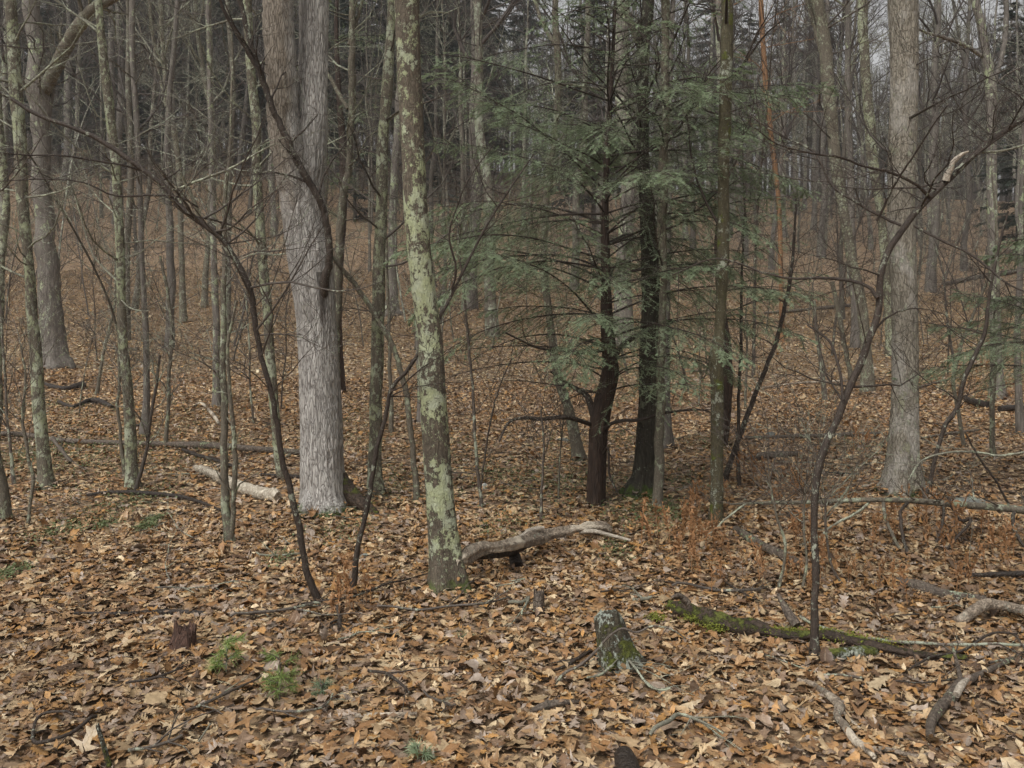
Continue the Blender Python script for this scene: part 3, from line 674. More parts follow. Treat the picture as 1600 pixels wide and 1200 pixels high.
tree('dark_tree', 'dark lichen flecked trunk standing behind the oak where the hillside begins', 'tree',
     [(1268, -60, 18), (1283, 30, 18), (1291, 100, 20), (1299, 180, 19), (1306, 260, 17), (1318, 330, 16), (1330, 400, 15), (1345, 470, 16), (1353, 550, 17), (1356, 614, 25)],
     M_LICH3, sides=20, step=0.08, rough=0.05, twigs=12, tz=(3, 8), top=15, tlen=(.8, 2.0),
     limbs=[dict(pts=[(1287, 95, 9), (1276, 50, 8), (1262, 0, 8), (1250, -60, 6)], dy=.3, mat=M_LICH3, twigs=3)])
tree('grey_tree', 'grey trunk on the slope directly left of the dark lichen flecked one', 'tree',
     [(1325, 150, 10), (1328, 250, 11), (1330, 350, 12), (1334, 430, 13), (1337, 500, 14), (1338, 545, 20)], M_FARG, sides=16, step=.1, twigs=10, tz=(3, 9), top=16, tlen=(.8, 2))
tree('branching_tree', 'grey tree in the right distance with a thick branch crossing towards the oak', 'tree',
     [(1520, -60, 11), (1524, 0, 12), (1533, 35, 12), (1541, 85, 13), (1548, 130, 17), (1549, 200, 15), (1550, 300, 15), (1552, 400, 16), (1555, 500, 17), (1557, 580, 19), (1558, 622, 28)],
     M_FARG, sides=18, step=.08, rough=.05, twigs=12, tz=(3, 8), top=15,
     limbs=[dict(pts=[(1535, 88, 7), (1510, 72, 6), (1480, 60, 6), (1450, 52, 4), (1430, 42, 3)], dy=-.5, twigs=5, mat=M_FARG), dict(pts=[(1549, 135, 9), (1565, 90, 8), (1572, 30, 8), (1570, -60, 7)], dy=.4, mat=M_FARG)])
tree('orange_tree', 'slender tree with wet orange brown bark far behind the hemlock', 'tree',
     [(1188, -60, 7), (1190, 30, 8), (1196, 120, 8), (1204, 200, 8), (1213, 280, 7), (1219, 360, 7), (1222, 470, 8)], M_ORNG, Y=22, sides=12, step=.1, rough=.06, twigs=12, tz=(3, 9), top=14, tmat=M_ORNG, tlen=(.6, 1.8))
tree('leaning_lichen_tree', 'leaning lichened trunk whose foot stands left of the hemlock', 'tree',
     [(872, -60, 9), (868, 20, 10), (872, 100, 11), (868, 200, 9), (855, 290, 10), (850, 380, 11), (853, 450, 12), (862, 520, 12), (873, 590, 14), (888, 640, 16), (899, 690, 19), (905, 722, 26)],
     M_LICH3, sides=18, step=.07, rough=.06, twigs=10, tz=(2, 6), top=12, tmat=M_TWIGG,
     limbs=[dict(pts=[(868, 70, 7), (852, 45, 6), (838, 10, 6), (825, -50, 5)], dy=.2, mat=M_LICH3), dict(pts=[(865, 135, 3), (890, 132, 4), (940, 140, 4), (930, 50, 2)][:3], dy=.2, mat=M_LICH3, twigs=3)])
tree('grey_tree', 'grey tree with a broad dark foot behind the slim mossy trunk', 'tree',
     [(628, 100, 10), (618, 250, 12), (613, 350, 13), (612, 430, 16), (612, 470, 20), (612, 492, 30)], M_FARG, flare=.1, sides=16, step=.1, twigs=8, tz=(3, 9), top=16)
tree('pale_tree', 'pale thin trunk showing behind the left side of the lichen tree', 'tree',
     [(648, 200, 8), (650, 350, 9), (653, 450, 9), (654, 550, 9), (656, 625, 10), (656, 662, 14)], M_FARG, sides=14, step=.1, twigs=8, tz=(3, 8), top=13)
tree('grey_tree', 'pale grey tree showing between the hemlock and the knobbly slender trunk', 'tree',
     [(1048, 100, 8), (1045, 300, 9), (1042, 450, 10), (1041, 560, 11), (1042, 650, 13), (1044, 702, 20)], M_FARG, flare=.1, sides=14, step=.1, twigs=8, tz=(3, 8), top=13)
tree('grey_tree', 'smooth grey trunk on the left hillside above the moss green hollow', 'tree',
     [(262, 200, 9), (264, 300, 10), (267, 400, 12), (268, 450, 13), (266, 500, 13), (264, 548, 18)], M_FARG, flare=.05, sides=14, step=.1, twigs=10, tz=(3, 9), top=15)
tree('grey_tree', 'straight pale grey tree on the left slope behind the twin stemmed young tree', 'tree',
     [(330, 200, 9), (332, 300, 9), (334, 400, 10), (337, 500, 11), (338, 580, 11), (339, 636, 16)], M_FARG, flare=.05, sides=14, step=.1, twigs=10, tz=(3, 9), top=15)
tree('forked_pole', 'narrow tree splitting into a V of lichened stems high on the left', 'tree',
     [(247, -60, 6), (251, 20, 7), (256, 90, 7), (262, 150, 7), (270, 200, 8), (278, 240, 9), (282, 330, 9), (284, 420, 9), (286, 505, 13)], M_LICH3, sides=12, step=.1, rough=.06, twigs=12, tz=(3, 9), top=14, tmat=M_TWIGG,
     limbs=[dict(pts=[(276, 225, 6), (262, 170, 6), (247, 110, 6), (238, 50, 5), (232, -20, 5)], dy=.4, mat=M_LICH3)])
tree('lichen_tree', 'wavy thin lichened tree in front of the dark conifers at upper left', 'tree',
     [(304, -60, 6), (307, 30, 7), (314, 90, 7), (322, 135, 7), (331, 170, 8), (333, 230, 7), (329, 300, 7), (324, 400, 8), (320, 480, 12)], M_LICH3, sides=12, step=.1, rough=.08, twigs=12, tz=(3, 9), top=13, tmat=M_TWIGG)
tree('brown_tree', 'narrow brown trunk with shaggy edges left of the lichen grey tree by the fork', 'tree',
     [(352, -60, 7), (356, 20, 8), (362, 90, 8), (364, 160, 8), (361, 230, 8), (358, 330, 9), (356, 420, 10), (354, 520, 14)], M_FAR, sides=12, step=.1, rough=.09, twigs=14, tz=(3, 9), top=14)
tree('lichen_tree', 'trunk with bold green lichen blotches at the very left border', 'tree',
     [(-8, 60, 9), (-4, 130, 11), (0, 200, 12), (5, 270, 13), (8, 330, 12), (4, 400, 11), (0, 480, 12), (-4, 560, 13), (-8, 690, 18)], M_LICH2, sides=16, step=.06, twigs=6, tz=(2, 6), top=10)
tree('leaning_tree', 'stout tree base cut by the left border beside bare leaves', 'tree',
     [(-75, 300, 16), (-45, 500, 18), (-20, 650, 20), (-2, 760, 22), (4, 820, 28)], M_LICH3, sides=18, step=.05, twigs=5, tz=(2, 6), top=9)

# ---- saplings with arching stems
tree('arching_sapling', 'long dark sapling arching left from its foot below the forked tree', 'sapling',
     [(-60, 115, 4.5), (0, 145, 5.5), (60, 180, 6), (110, 198, 6.5), (150, 216, 7), (190, 242, 7.5), (225, 268, 8), (255, 290, 8.5), (275, 318, 9), (310, 345, 9), (345, 375, 9.5), (370, 412, 10), (390, 450, 10), (397, 500, 9), (405, 550, 8), (420, 600, 8), (430, 660, 8.5), (440, 720, 9), (455, 770, 9.5), (470, 835, 10), (482, 895, 11), (498, 947, 13)],
     M_TWIGD, part='stem', top=None, twigs=16, tz=(1.0, 2.4), tlen=(.3, .9), sides=10, step=.03, rough=.07, tmat=M_TWIG, lean=-.1, trad=.5,
     limbs=[dict(pts=[(290, 285, 4), (305, 320, 6), (316, 348, 7)][::-1] + [(286, 275, 3)], dy=-.1, mat=M_TWIGG),
            dict(pts=[(258, 300, 3), (285, 292, 4), (310, 282, 4), (345, 270, 4), (370, 258, 3.5), (400, 240, 3), (430, 225, 2)], dy0=-.15, dy=-.3, mat=M_TWIGG, twigs=7, tlen=(.15, .4)),
            dict(pts=[(310, 324, 3), (280, 308, 3.2), (230, 305, 3), (180, 306, 2.6), (130, 285, 2.2), (70, 280, 2), (0, 283, 1.5)], dy0=-.15, dy=-.5, mat=M_TWIGD, twigs=6),
            dict(pts=[(225, 268, 3.2), (190, 258, 3), (130, 248, 3), (90, 243, 2.6), (40, 242, 2.2), (0, 238, 2)], dy0=-.15, dy=-.5, mat=M_TWIGD, twigs=6)])
tree('bending_sapling', 'dark speckled sapling curving up to the right, rooted between two tree feet', 'sapling',
     [(835, 240, 2), (800, 290, 3), (765, 345, 3.5), (735, 400, 4), (712, 450, 5), (690, 490, 5.5), (663, 537, 6), (636, 577, 6), (613, 607, 6.5), (600, 660, 7), (583, 730, 7.5), (570, 800, 8), (560, 860, 9), (551, 925, 11)],
     M_TWIGD, part='stem', top=None, twigs=8, tz=(.9, 2.2), sides=10, step=.03, rough=.07, tmat=M_TWIGD, tlen=(.3, .8), trad=.5,
     limbs=[dict(pts=[(703, 465, 4), (712, 420, 3.5), (702, 367, 3), (715, 320, 2.6), (735, 275, 2.2), (772, 225, 1.6)], dy=-.2, mat=M_TWIGD, twigs=6)])
tree('curving_sapling', 'sinuous sapling rooted at the mossy log whose stem swings right across the oak', 'sapling',
     [(1720, 120, 8), (1660, 150, 9), (1600, 185, 10), (1567, 207, 10), (1520, 243, 10.5), (1483, 277, 10), (1453, 308, 10), (1413, 352, 10), (1387, 392, 10.5), (1375, 440, 11), (1371, 490, 11), (1354, 547, 11), (1328, 605, 12), (1310, 652, 11), (1289, 698, 12), (1275, 755, 12), (1273, 830, 11), (1275, 900, 11), (1273, 960, 12), (1273, 1000, 14), (1275, 1034, 21)],
     M_TWIGD, part='stem', top=None, twigs=16, tz=(1.0, 2.6), sides=14, step=.025, rough=.06, tmat=M_TWIGD, tlen=(.25, .8), lean=.08, trad=.4,
     limbs=[dict(pts=[(1372, 466, 7), (1355, 447, 5.5), (1325, 438, 5), (1280, 434, 4.5), (1235, 435, 4), (1190, 425, 3.4), (1150, 410, 3), (1110, 405, 2.4), (1050, 430, 2)], dy0=.1, dy=.5, mat=M_TWIGD, twigs=9, tlen=(.15, .5)),
            dict(pts=[(1453, 308, 6), (1425, 284, 5), (1385, 268, 5), (1350, 260, 4), (1310, 245, 4), (1270, 240, 3), (1215, 225, 2.4), (1180, 200, 1.8)], dy0=.15, dy=-.2, mat=M_TWIGD, twigs=9, tlen=(.2, .7)),
            dict(pts=[(1408, 352, 5), (1380, 340, 4.6), (1335, 315, 4), (1300, 290, 4), (1280, 250, 4), (1265, 232, 3.4), (1220, 212, 2.4), (1170, 180, 1.8)], dy0=.12, dy=.4, mat=M_TWIGD, twigs=7, tlen=(.2, .6)),
            dict(pts=[(1428, 353, 4.5), (1470, 375, 4), (1520, 400, 3.6), (1570, 440, 3), (1610, 460, 2.4)], dy0=.15, dy=-.2, mat=M_TWIGD, twigs=6),
            dict(pts=[(1535, 238, 5), (1570, 235, 4), (1600, 227, 3.5), (1650, 210, 3)], dy0=.2, dy=0, mat=M_TWIGG, twigs=3),
            dict(pts=[(1478, 282, 12), (1485, 262, 9), (1494, 248, 8), (1503, 240, 6), (1514, 236, 2.5)], dy0=.16, dy=.1, mat=M_BARE, part='broken_stub'),
            dict(pts=[(1370, 345, 4), (1400, 285, 3.4), (1430, 240, 3), (1455, 200, 2.4), (1480, 165, 1.8)], dy0=.12, dy=-.3, mat=M_TWIGD, twigs=4),
            dict(pts=[(1318, 625, 5), (1310, 570, 4), (1297, 535, 4), (1280, 520, 3.5), (1262, 508, 3)], dy0=.05, dy=.3, mat=M_TWIGD, twigs=4)])
tree('leaning_sapling', 'nearly black sapling leaning right behind the olive mossy trunk', 'sapling',
     [(1245, 300, 3), (1241, 360, 4), (1237, 425, 5.5), (1226, 480, 6.5), (1212, 535, 7), (1190, 592, 7.5), (1163, 660, 8), (1143, 715, 8.5), (1131, 757, 11)],
     M_TWIGD, part='stem', top=None, twigs=9, tz=(.9, 2.6), sides=10, step=.04, rough=.06, tmat=M_TWIGD, tlen=(.3, .9))
tree('thin_sapling', 'straight thin reddish sapling just right of the olive mossy trunk', 'sapling',
     [(1162, 380, 3.5), (1159, 450, 4.5), (1158, 540, 5), (1154, 620, 5.5), (1153, 700, 6), (1154, 762, 8)], M_TWIGD, part='stem', top=3.6, twigs=9, tz=(.8, 3), sides=8, step=.06, tmat=M_TWIGD, tlen=(.3, .8))
tree('thin_sapling', 'whip thin upright sapling right of the lichen tree by the white stone', 'sapling',
     [(712, 330, 2.5), (718, 400, 3.5), (726, 470, 4), (734, 550, 4.5), (740, 640, 5), (746, 730, 5.5), (752, 798, 7)], M_TWIG, part='stem', top=None, twigs=9, tz=(.6, 2.3), sides=8, step=.04, tmat=M_TWIG, tlen=(.25, .7),
     limbs=[dict(pts=[(750, 770, 3.4), (758, 710, 3), (768, 650, 2.8), (782, 600, 2.2), (800, 560, 1.6)], dy=-.15, mat=M_TWIG, twigs=4)])
tree('broken_sapling', 'pale broken young tree leaning left behind the slim mossy trunk', 'sapling',
     [(518, 400, 6), (530, 415, 7), (552, 440, 8), (575, 472, 8), (590, 500, 8), (605, 522, 8.5), (617, 550, 8.5), (630, 590, 9), (638, 650, 9), (645, 710, 9), (652, 785, 11)], M_LICH3, part='stem', top=None, twigs=4, tz=(.6, 1.8), sides=12, step=.03, rough=.05, tmat=M_TWIG, tlen=(.2, .5))
tree('dark_sapling', 'dark speckled sapling behind the slim mossy trunk, left of the pale lichen tree', 'sapling',
     [(600, 330, 4), (604, 400, 5), (607, 470, 5.5), (609, 550, 6), (611, 620, 6.5), (612, 678, 9)], M_LICH3, part='stem', top=4, twigs=9, tz=(1, 3.6), sides=9, step=.06, tlen=(.3, .9))
tree('crooked_sapling', 'crooked twisting sapling bending away on the right of the thick oak', 'sapling',
     [(1575, 330, 3), (1560, 390, 4), (1545, 470, 5), (1540, 515, 6), (1525, 550, 7), (1505, 600, 7), (1494, 640, 7), (1478, 662, 7), (1465, 700, 6.5), (1453, 750, 7), (1440, 790, 9)], M_TWIGD, part='stem', top=None, twigs=9, tz=(.5, 2.4), sides=10, step=.04, rough=.07, tmat=M_TWIGD, tlen=(.3, .9))
tree('lichen_sapling', 'thin pale sapling forking upward on the right side of the oak', 'sapling',
     [(1560, 380, 3), (1545, 430, 4), (1525, 480, 4.5), (1505, 530, 5), (1495, 565, 6), (1490, 600, 6), (1499, 650, 6), (1506, 700, 7)], M_LICH3, part='stem', top=None, twigs=9, tz=(1, 3), sides=9, step=.05, tlen=(.3, .9),
     limbs=[dict(pts=[(1493, 580, 4), (1484, 530, 4), (1478, 480, 3.5), (1474, 430, 3), (1460, 380, 2.4)], dy=.2, mat=M_TWIG, twigs=4)])
tree('upright_sapling', 'dark upright sapling seen right of the oak beneath the hemlock spray', 'sapling',
     [(1490, 380, 3), (1485, 430, 4), (1470, 470, 5), (1450, 520, 5.5), (1438, 560, 5.5), (1432, 620, 6), (1428, 690, 7)][:0] or
     [(1556, 500, 7), (1554, 560, 8), (1551, 620, 8), (1550, 680, 8), (1553, 718, 11)], M_LICH3, part='stem', top=3.2, twigs=8, tz=(1, 3), sides=10, step=.06, tlen=(.3, .9))
tree('grey_sapling', 'grey young tree at the right border among dead bracken', 'sapling',
     [(1596, 300, 7), (1594, 420, 9), (1590, 540, 10), (1592, 620, 11), (1595, 680, 15)], M_FARG, part='stem', top=5, twigs=8, tz=(1, 4), sides=12, step=.08)
for k, (lab, p, tw) in enumerate([
    ('thin knotty sapling bowed beside the leftmost tree foot', [(-6, 420, 3), (2, 500, 4), (8, 600, 4.5), (14, 680, 5), (22, 757, 7)], 10),
    ('pale green stemmed sapling curling in front of the leaning left tree', [(32, 540, 3), (40, 600, 4), (37, 660, 5), (44, 710, 5.5), (54, 750, 5.5), (47, 790, 5), (43, 825, 7)], 9),
    ('thin speckled sapling with a bent top left of the twin stemmed tree', [(250, 400, 4), (260, 450, 5), (268, 500, 5), (265, 570, 5.5), (261, 650, 6), (259, 702, 8)], 9),
    ('thin lichened sapling touching the right side of the dark based tree', [(250, 555, 4), (245, 600, 4.5), (236, 650, 5), (230, 690, 5.5), (222, 730, 6), (212, 772, 8)], 8),
    ('two metre sapling standing left of the dark based tree', [(190, 450, 4), (186, 560, 5), (184, 640, 5), (190, 700, 5.5), (196, 745, 8)], 7),
    ('bare leaning sapling on the left slope near the dark logs', [(180, 400, 3), (178, 480, 4), (166, 530, 5), (156, 580, 5), (150, 618, 7)], 8),
    ('slim sapling below the dark oak branch left of the hemlock stem', [(845, 640, 2.5), (850, 700, 3.5), (847, 760, 4), (846, 818, 6)], 6),
    ('spindly sapling in front of the leaning trunk left of the hemlock', [(882, 640, 2), (876, 700, 2.6), (873, 780, 4)], 5),
    ('slim grey sapling on the brown slope above the white stone', [(905, 560, 3), (900, 640, 4), (890, 720, 5)][:0] or [(1168, 500, 3), (1166, 590, 4), (1164, 640, 5)], 6),
    ('short forked sapling at the foot of the long lying pole', [(1290, 780, 3.5), (1291, 830, 4), (1298, 880, 4), (1318, 920, 5)], 6),
    ('thin stem standing close behind the sinuous sapling foot', [(1258, 760, 3), (1256, 830, 3.5), (1260, 880, 4), (1254, 925, 6)], 6),
    ('pale bent stem rising from the grey log in the bracken', [(1200, 740, 3), (1213, 800, 4), (1226, 850, 5), (1224, 890, 5), (1217, 922, 7)], 5),
    ('grey pole like sapling on the slope right of the dark leaning one', [(1272, 470, 6), (1278, 530, 7), (1284, 580, 7.5), (1290, 628, 10)], 8),
    ('tall sapling curving up beside the grey pole like one on the slope', [(1300, 440, 7), (1308, 480, 8), (1316, 520, 8), (1326, 570, 8), (1332, 600, 9)], 8)]):
    tree('thin_sapling', lab, 'sapling', p, M_LICH3 if k % 3 else M_TWIG, part='stem', top=None, twigs=tw, tz=(.35, 3.2), sides=8, step=.05, rough=.07, tmat=M_TWIG, tlen=(.25, .8), trad=.5, tang=(0.4, 1.2), tup=.1)

# the litter itself, heaped a little round the trunks
lr = np.random.default_rng(11)
lb = MB()
st11 = [0, .07, .2, .3, .42, .5, .62, .7, .82, .9, 1.0]
leaves(lb, 41000, 2.6, 7.0, st11, (0.045, 0.105), 0.016, 0.11, lr, True, .92)
leaves(lb, 2000, 2.6, 7.0, st11, (0.09, 0.13), 0.02, 0.15, lr, True, .85)
leaves(lb, 19000, 2.6, 7.0, [0, .3, .6, 1.0], (0.02, 0.05), 0.035, 0.4, lr, False)
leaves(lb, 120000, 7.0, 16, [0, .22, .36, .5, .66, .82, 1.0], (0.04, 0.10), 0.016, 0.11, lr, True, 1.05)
leaves(lb, 210000, 16, 34, [0, .35, .7, 1.0], (0.045, 0.09), 0.02, 0.12, lr, False, 1.27)  # slope leaves painted lighter to offset the shade of the trees
leaves(lb, 170000, 34, 95, [0, .5, 1.0], (0.08, 0.13), 0.02, 0.14, lr, False, 1.4)  # leaf colour lifted further here, again against the tree shade
meta(lb.build('leaf_litter', M_LEAF, smooth=True), 'brown and tan fallen oak leaves covering the whole forest floor', 'leaf litter', kind='stuff')
# ---------------------------------------------------------------- hemlocks
def needles(mb, A, B, r, per=7, nl=0.014, w=0.003):
    """rows of flat needles on both sides of twiglets A->B, in a roughly horizontal plane"""
    M = len(A); T = unit(B - A); up = unit(np.array([0, 0, 1.0]) + r.normal(size=(M, 3)) * 0.25)
    S = unit(np.cross(T, up)); u = (np.arange(per) + 0.5) / per
    c = A[:, None] + (B - A)[:, None] * u[None, :, None]
    out = []
    for sg in (-1, 1):
        d = unit(S[:, None] * sg + T[:, None] * 0.5 + r.normal(size=(M, per, 3)) * 0.22)
        l = nl * (1.1 - 0.5 * u)[None, :, None] * r.uniform(0.8, 1.2, (M, per, 1))
        a = c - T[:, None] * w; b = c + T[:, None] * w; e = c + d * l
        out.append(np.stack([a, b, e], 2).reshape(-1, 3))
    V = np.concatenate(out); mb.add(V, None, np.arange(len(V)).reshape(-1, 3))

def sprays(mb, tw, Q, r, side=0.05, length=(0.42, 0.10), sub=0.030, dens=1.0, start=0.25, droop=-0.22, nl=0.014, per=8, w=0.0024):
    """flat hemlock sprays along a limb Q (K,3): side twigs -> twiglets -> needles"""
    seg = np.linalg.norm(np.diff(Q, axis=0), axis=1); cum = np.concatenate([[0], np.cumsum(seg)]); Lt = cum[-1]
    n = max(3, int(Lt * (1 - start) / side * 2 * dens)); s = Lt * (start + (1 - start) * (np.arange(n) + r.random(n)) / n)
    base = np.stack([np.interp(s, cum, Q[:, k]) for k in range(3)], 1)
    T = unit(np.stack([np.interp(np.minimum(s + 0.05, Lt), cum, Q[:, k]) - np.interp(s - 0.05, cum, Q[:, k]) for k in range(3)], 1))
    S = unit(np.cross(T, np.array([0, 0, 1.0]))); sg = np.where(np.arange(n) % 2 == 0, 1, -1)[:, None]
    u = (s / Lt)[:, None]
    D = unit(T * 0.7 + S * sg * 0.8 + np.array([0, 0, droop]) + r.normal(size=(n, 3)) * np.array([.28, .28, .26]))
    L = (length[0] * (1 - u[:, 0]) + length[1]) * r.uniform(0.6, 1.15, n) * np.clip(Lt, 0.5, 1.3)
    k = 5; P = np.zeros((n, k, 3)); P[:, 0] = base; d = D
    for i in range(1, k):
        d = unit(d + np.array([0, 0, -0.10]) + r.normal(size=(n, 3)) * .06); P[:, i] = P[:, i - 1] + d * (L / (k - 1))[:, None]
    tubes(tw, P, np.repeat(np.linspace(0.0026, 0.0010, k)[None], n, 0), 3)
    m = max(3, int(0.34 / sub)); v = (np.arange(m)[None] + r.random((n, m)) * 0.8 + 0.6) / m * (k - 1); v = np.minimum(v, k - 1.001)
    i0 = v.astype(int); fr = (v - i0)[..., None]; mi = np.arange(n)[:, None]
    A = P[mi, i0] * (1 - fr) + P[mi, i0 + 1] * fr; TT = unit(P[mi, i0 + 1] - P[mi, i0])
    S2 = unit(np.cross(TT, np.array([0, 0, 1.0]))); sg2 = np.where(np.arange(m)[None, :, None] % 2 == 0, 1, -1)
    ll = (L[:, None] * 0.34 * (1.15 - v / (k - 1)) + 0.015) * r.uniform(.7, 1.2, (n, m))
    B = A + unit(TT * .8 + S2 * sg2 * .8 + r.normal(size=(n, m, 3)) * .14) * ll[..., None]
    keep = r.random((n, m)) < 0.8
    needles(mb, A[keep], B[keep], r, per, nl, w)
    needles(mb, P[:, 1:-1].reshape(-1, 3), P[:, 2:].reshape(-1, 3), r, per, nl, w)

def hemlock(name, label, base, trunk, whorls, seed, mat, dead=(), branches=None, group=None, twmat=None, top_r=0.01):
    r = np.random.default_rng(seed)
    t = thing(name, label, 'tree', base, group)
    W = np.array([p[:3] for p in trunk]); R = np.array([p[3] for p in trunk]); P, RR = resample(W, R, 0.03)
    mb = MB(); fu = furrows(seed, 0, .08, .05, 22); lob = lambda Q, th: fu(Q, th) + 0.13 * np.exp(-np.maximum(Q[:, :, 2:3] - base[2], 0) / 0.6) * np.cos(4 * th + 1)[None, None, :] + 0.05 * np.cos(7 * th + 2)[None, None, :]
    tubes(mb, P[None], RR[None], 66, True, 0.05, seed, lob); mb.build('trunk', mat, t, base)
    lim = MB(); fol = MB()
    for (z, az, L, rise, sag, leafy_) in whorls:
        k = int(np.argmin(abs(P[:, 2] - z))); p = P[k].copy(); n = 8
        d = np.array([math.cos(az), math.sin(az), rise]); d /= np.linalg.norm(d); Q = [p]
        for i in range(1, n):
            d = unit(d + np.array([0, 0, -sag / n]) + r.normal(size=3) * 0.05); Q.append(Q[-1] + d * L / (n - 1))
        Q = np.array(Q); q, rr = resample(Q, np.linspace(min(RR[k] * .5, 0.003 + 0.0036 * L), 0.0015, n), 0.06)
        tubes(lim, q[None], rr[None], 6, False, 0.04, seed)
        if leafy_ > 0: sprays(fol, lim, q, r, dens=leafy_ * 1.2, start=0.10 + 0.2 * r.random())
        else: grow(lim, q[len(q) // 3::4], unit(r.normal(size=(len(q[len(q) // 3::4]), 3)) + d), r.uniform(.15, .4, len(q[len(q) // 3::4])), np.full(len(q[len(q) // 3::4]), .003), 2, r, 3, 5, .2, -.02, (4, 3), rmin=.0014)
    for Lp in (branches or []):
        q, rr = resample([a[:3] for a in Lp], [a[3] for a in Lp], 0.04); tubes(lim, q[None], rr[None], 8, False, .08, seed)
        ii = np.arange(2, len(q) - 1, 3); T = unit(q[ii + 1] - q[ii - 1])
        grow(lim, q[ii], unit(T + r.normal(size=(len(ii), 3)) * .7 + np.array([0, 0, -.35])), r.uniform(.1, .45, len(ii)), np.full(len(ii), .0032), 2, r, 3, 5, .2, -.05, (4, 3), rmin=.0014)
    lim.build('limbs', twmat or M_TWIGD, t, base)
    if fol.n: fol.build('crown', M_GREEN, t, base)
    return t

hb = gp(930, 790); HYd = hb[1]
def hp(px, py, w): return (*P3(px, py, HYd), w / 2 / F * HYd)
htr = [(*(hb + [0, 0, -.1]), 0.073), hp(931, 788, 27), hp(932, 740, 25), hp(934, 690, 26), hp(937, 655, 28), hp(944, 622, 27), hp(953, 585, 25), hp(952, 550, 22), hp(948, 505, 18), hp(947, 450, 15), hp(946, 400, 14), hp(945, 350, 11), hp(947, 280, 9), hp(951, 200, 8), hp(956, 110, 6), hp(960, 30, 5), hp(962, -30, 4), hp(965, -110, 2.5)]
hr = np.random.default_rng(5)
wh = []
ZT = float(htr[-1][2])
for z in np.arange(0.95, ZT - 0.15, 0.085):
    for k in range(3 if z < 3 or hr.random() < .4 else 2):
        az = hr.random() * 2 * PI
        full = 1.8 - 0.50 * max(0, z - 2.3) if z > 1.9 else 1.25 + 0.3 * (z - 1.0)
        L = max(0.25, full * hr.uniform(0.6, 1.1)) * (1.12 if math.cos(az) < -0.3 else 1.0)
        wh.append((z, az, L, hr.uniform(0.15, 0.85), hr.uniform(0.4, 1.1), (hr.uniform(0.5, 0.95) if z < 3.0 else hr.uniform(.18, .4)) if z > 1.3 else (0.5 if hr.random() < .5 else 0)))
def hq(px, py, dy, w): return (*P3(px, py, HYd + dy), w / 2 / F * HYd)
hemlock('hemlock', 'young hemlock with a red brown trunk and airy green sprays standing in the centre', hb, htr, wh, 21, M_HEM,
    branches=[[hq(925, 664, 0, 8), hq(905, 657, -.1, 7), hq(880, 652, -.2, 6.5), (hq(845, 655, -.3, 6)), hq(820, 653, -.35, 5), hq(795, 660, -.4, 4), hq(780, 690, -.45, 3)],
              [hq(942, 676, 0, 7), hq(955, 662, -.1, 6), hq(975, 657, -.15, 5.5), hq(1000, 656, -.2, 5), hq(1040, 645, -.25, 4), hq(1090, 640, -.3, 3), hq(1110, 644, -.3, 2)],
              [hq(928, 650, 0, 12), hq(918, 620, .05, 10), hq(905, 610, .1, 8), hq(885, 598, .1, 5), hq(860, 580, .1, 3)],
              [hq(960, 560, 0, 11), hq(968, 545, .03, 10), hq(985, 530, .05, 9), hq(1005, 520, .08, 7), hq(1060, 500, .1, 4)],
              [hq(950, 545, 0, 6), hq(915, 552, -.1, 5), hq(880, 548, -.2, 4.5), hq(840, 543, -.3, 4), hq(790, 520, -.4, 2.5)],
              [hq(935, 720, 0, 4), hq(950, 700, -.1, 4), hq(952, 740, -.1, 3.4), hq(965, 770, -.12, 2.6)]])
# its neighbour behind the olive trunk and the one reaching in from the right
def young_hemlock(label, X, Y, Hh, Lmax, seed, z0=1.0, dens=(.5, .85), bias=None, n=4, dz=.17):
    b = np.array([X, Y, float(H(X, Y))]); r = np.random.default_rng(seed)
    tr = [(X + 0.05 * math.sin(k * 1.3 + seed), Y + .04 * math.cos(k * 1.7), b[2] - .1 + (Hh + .1) * k / 8, 0.052 * (1 - k / 8.6) * Hh / 4.5 + .003) for k in range(9)]
    w = []
    for z in np.arange(b[2] + z0, b[2] + Hh - .2, dz):
        u = (z - b[2]) / Hh
        for k in range(n):
            az = r.random() * 2 * PI; L = max(.25, Lmax * (1.1 - u) * r.uniform(.6, 1.1))
            w.append((z, az, L, r.uniform(.15, .8), r.uniform(.4, 1.0), r.uniform(*dens)))
    hemlock('hemlock', label, b, tr, w, seed, M_HEM)
young_hemlock('young hemlock whose green sprays show behind the olive mossy trunk', 2.15, 9.8, 4.2, 1.7, 31, 1.35, n=3, dz=.24, dens=(.3, .5))
young_hemlock('hemlock reaching its green sprays in from the right border over the dead bracken', 4.55, 7.6, 2.7, 1.75, 37, 0.95, dens=(1.0, 1.4), n=4, dz=.14)
young_hemlock('thin hemlock behind the right side of the pale forked tree', -2.6, 14.5, 7.5, 2.3, 41, 2.6, n=3, dz=.45, dens=(.3, .5))

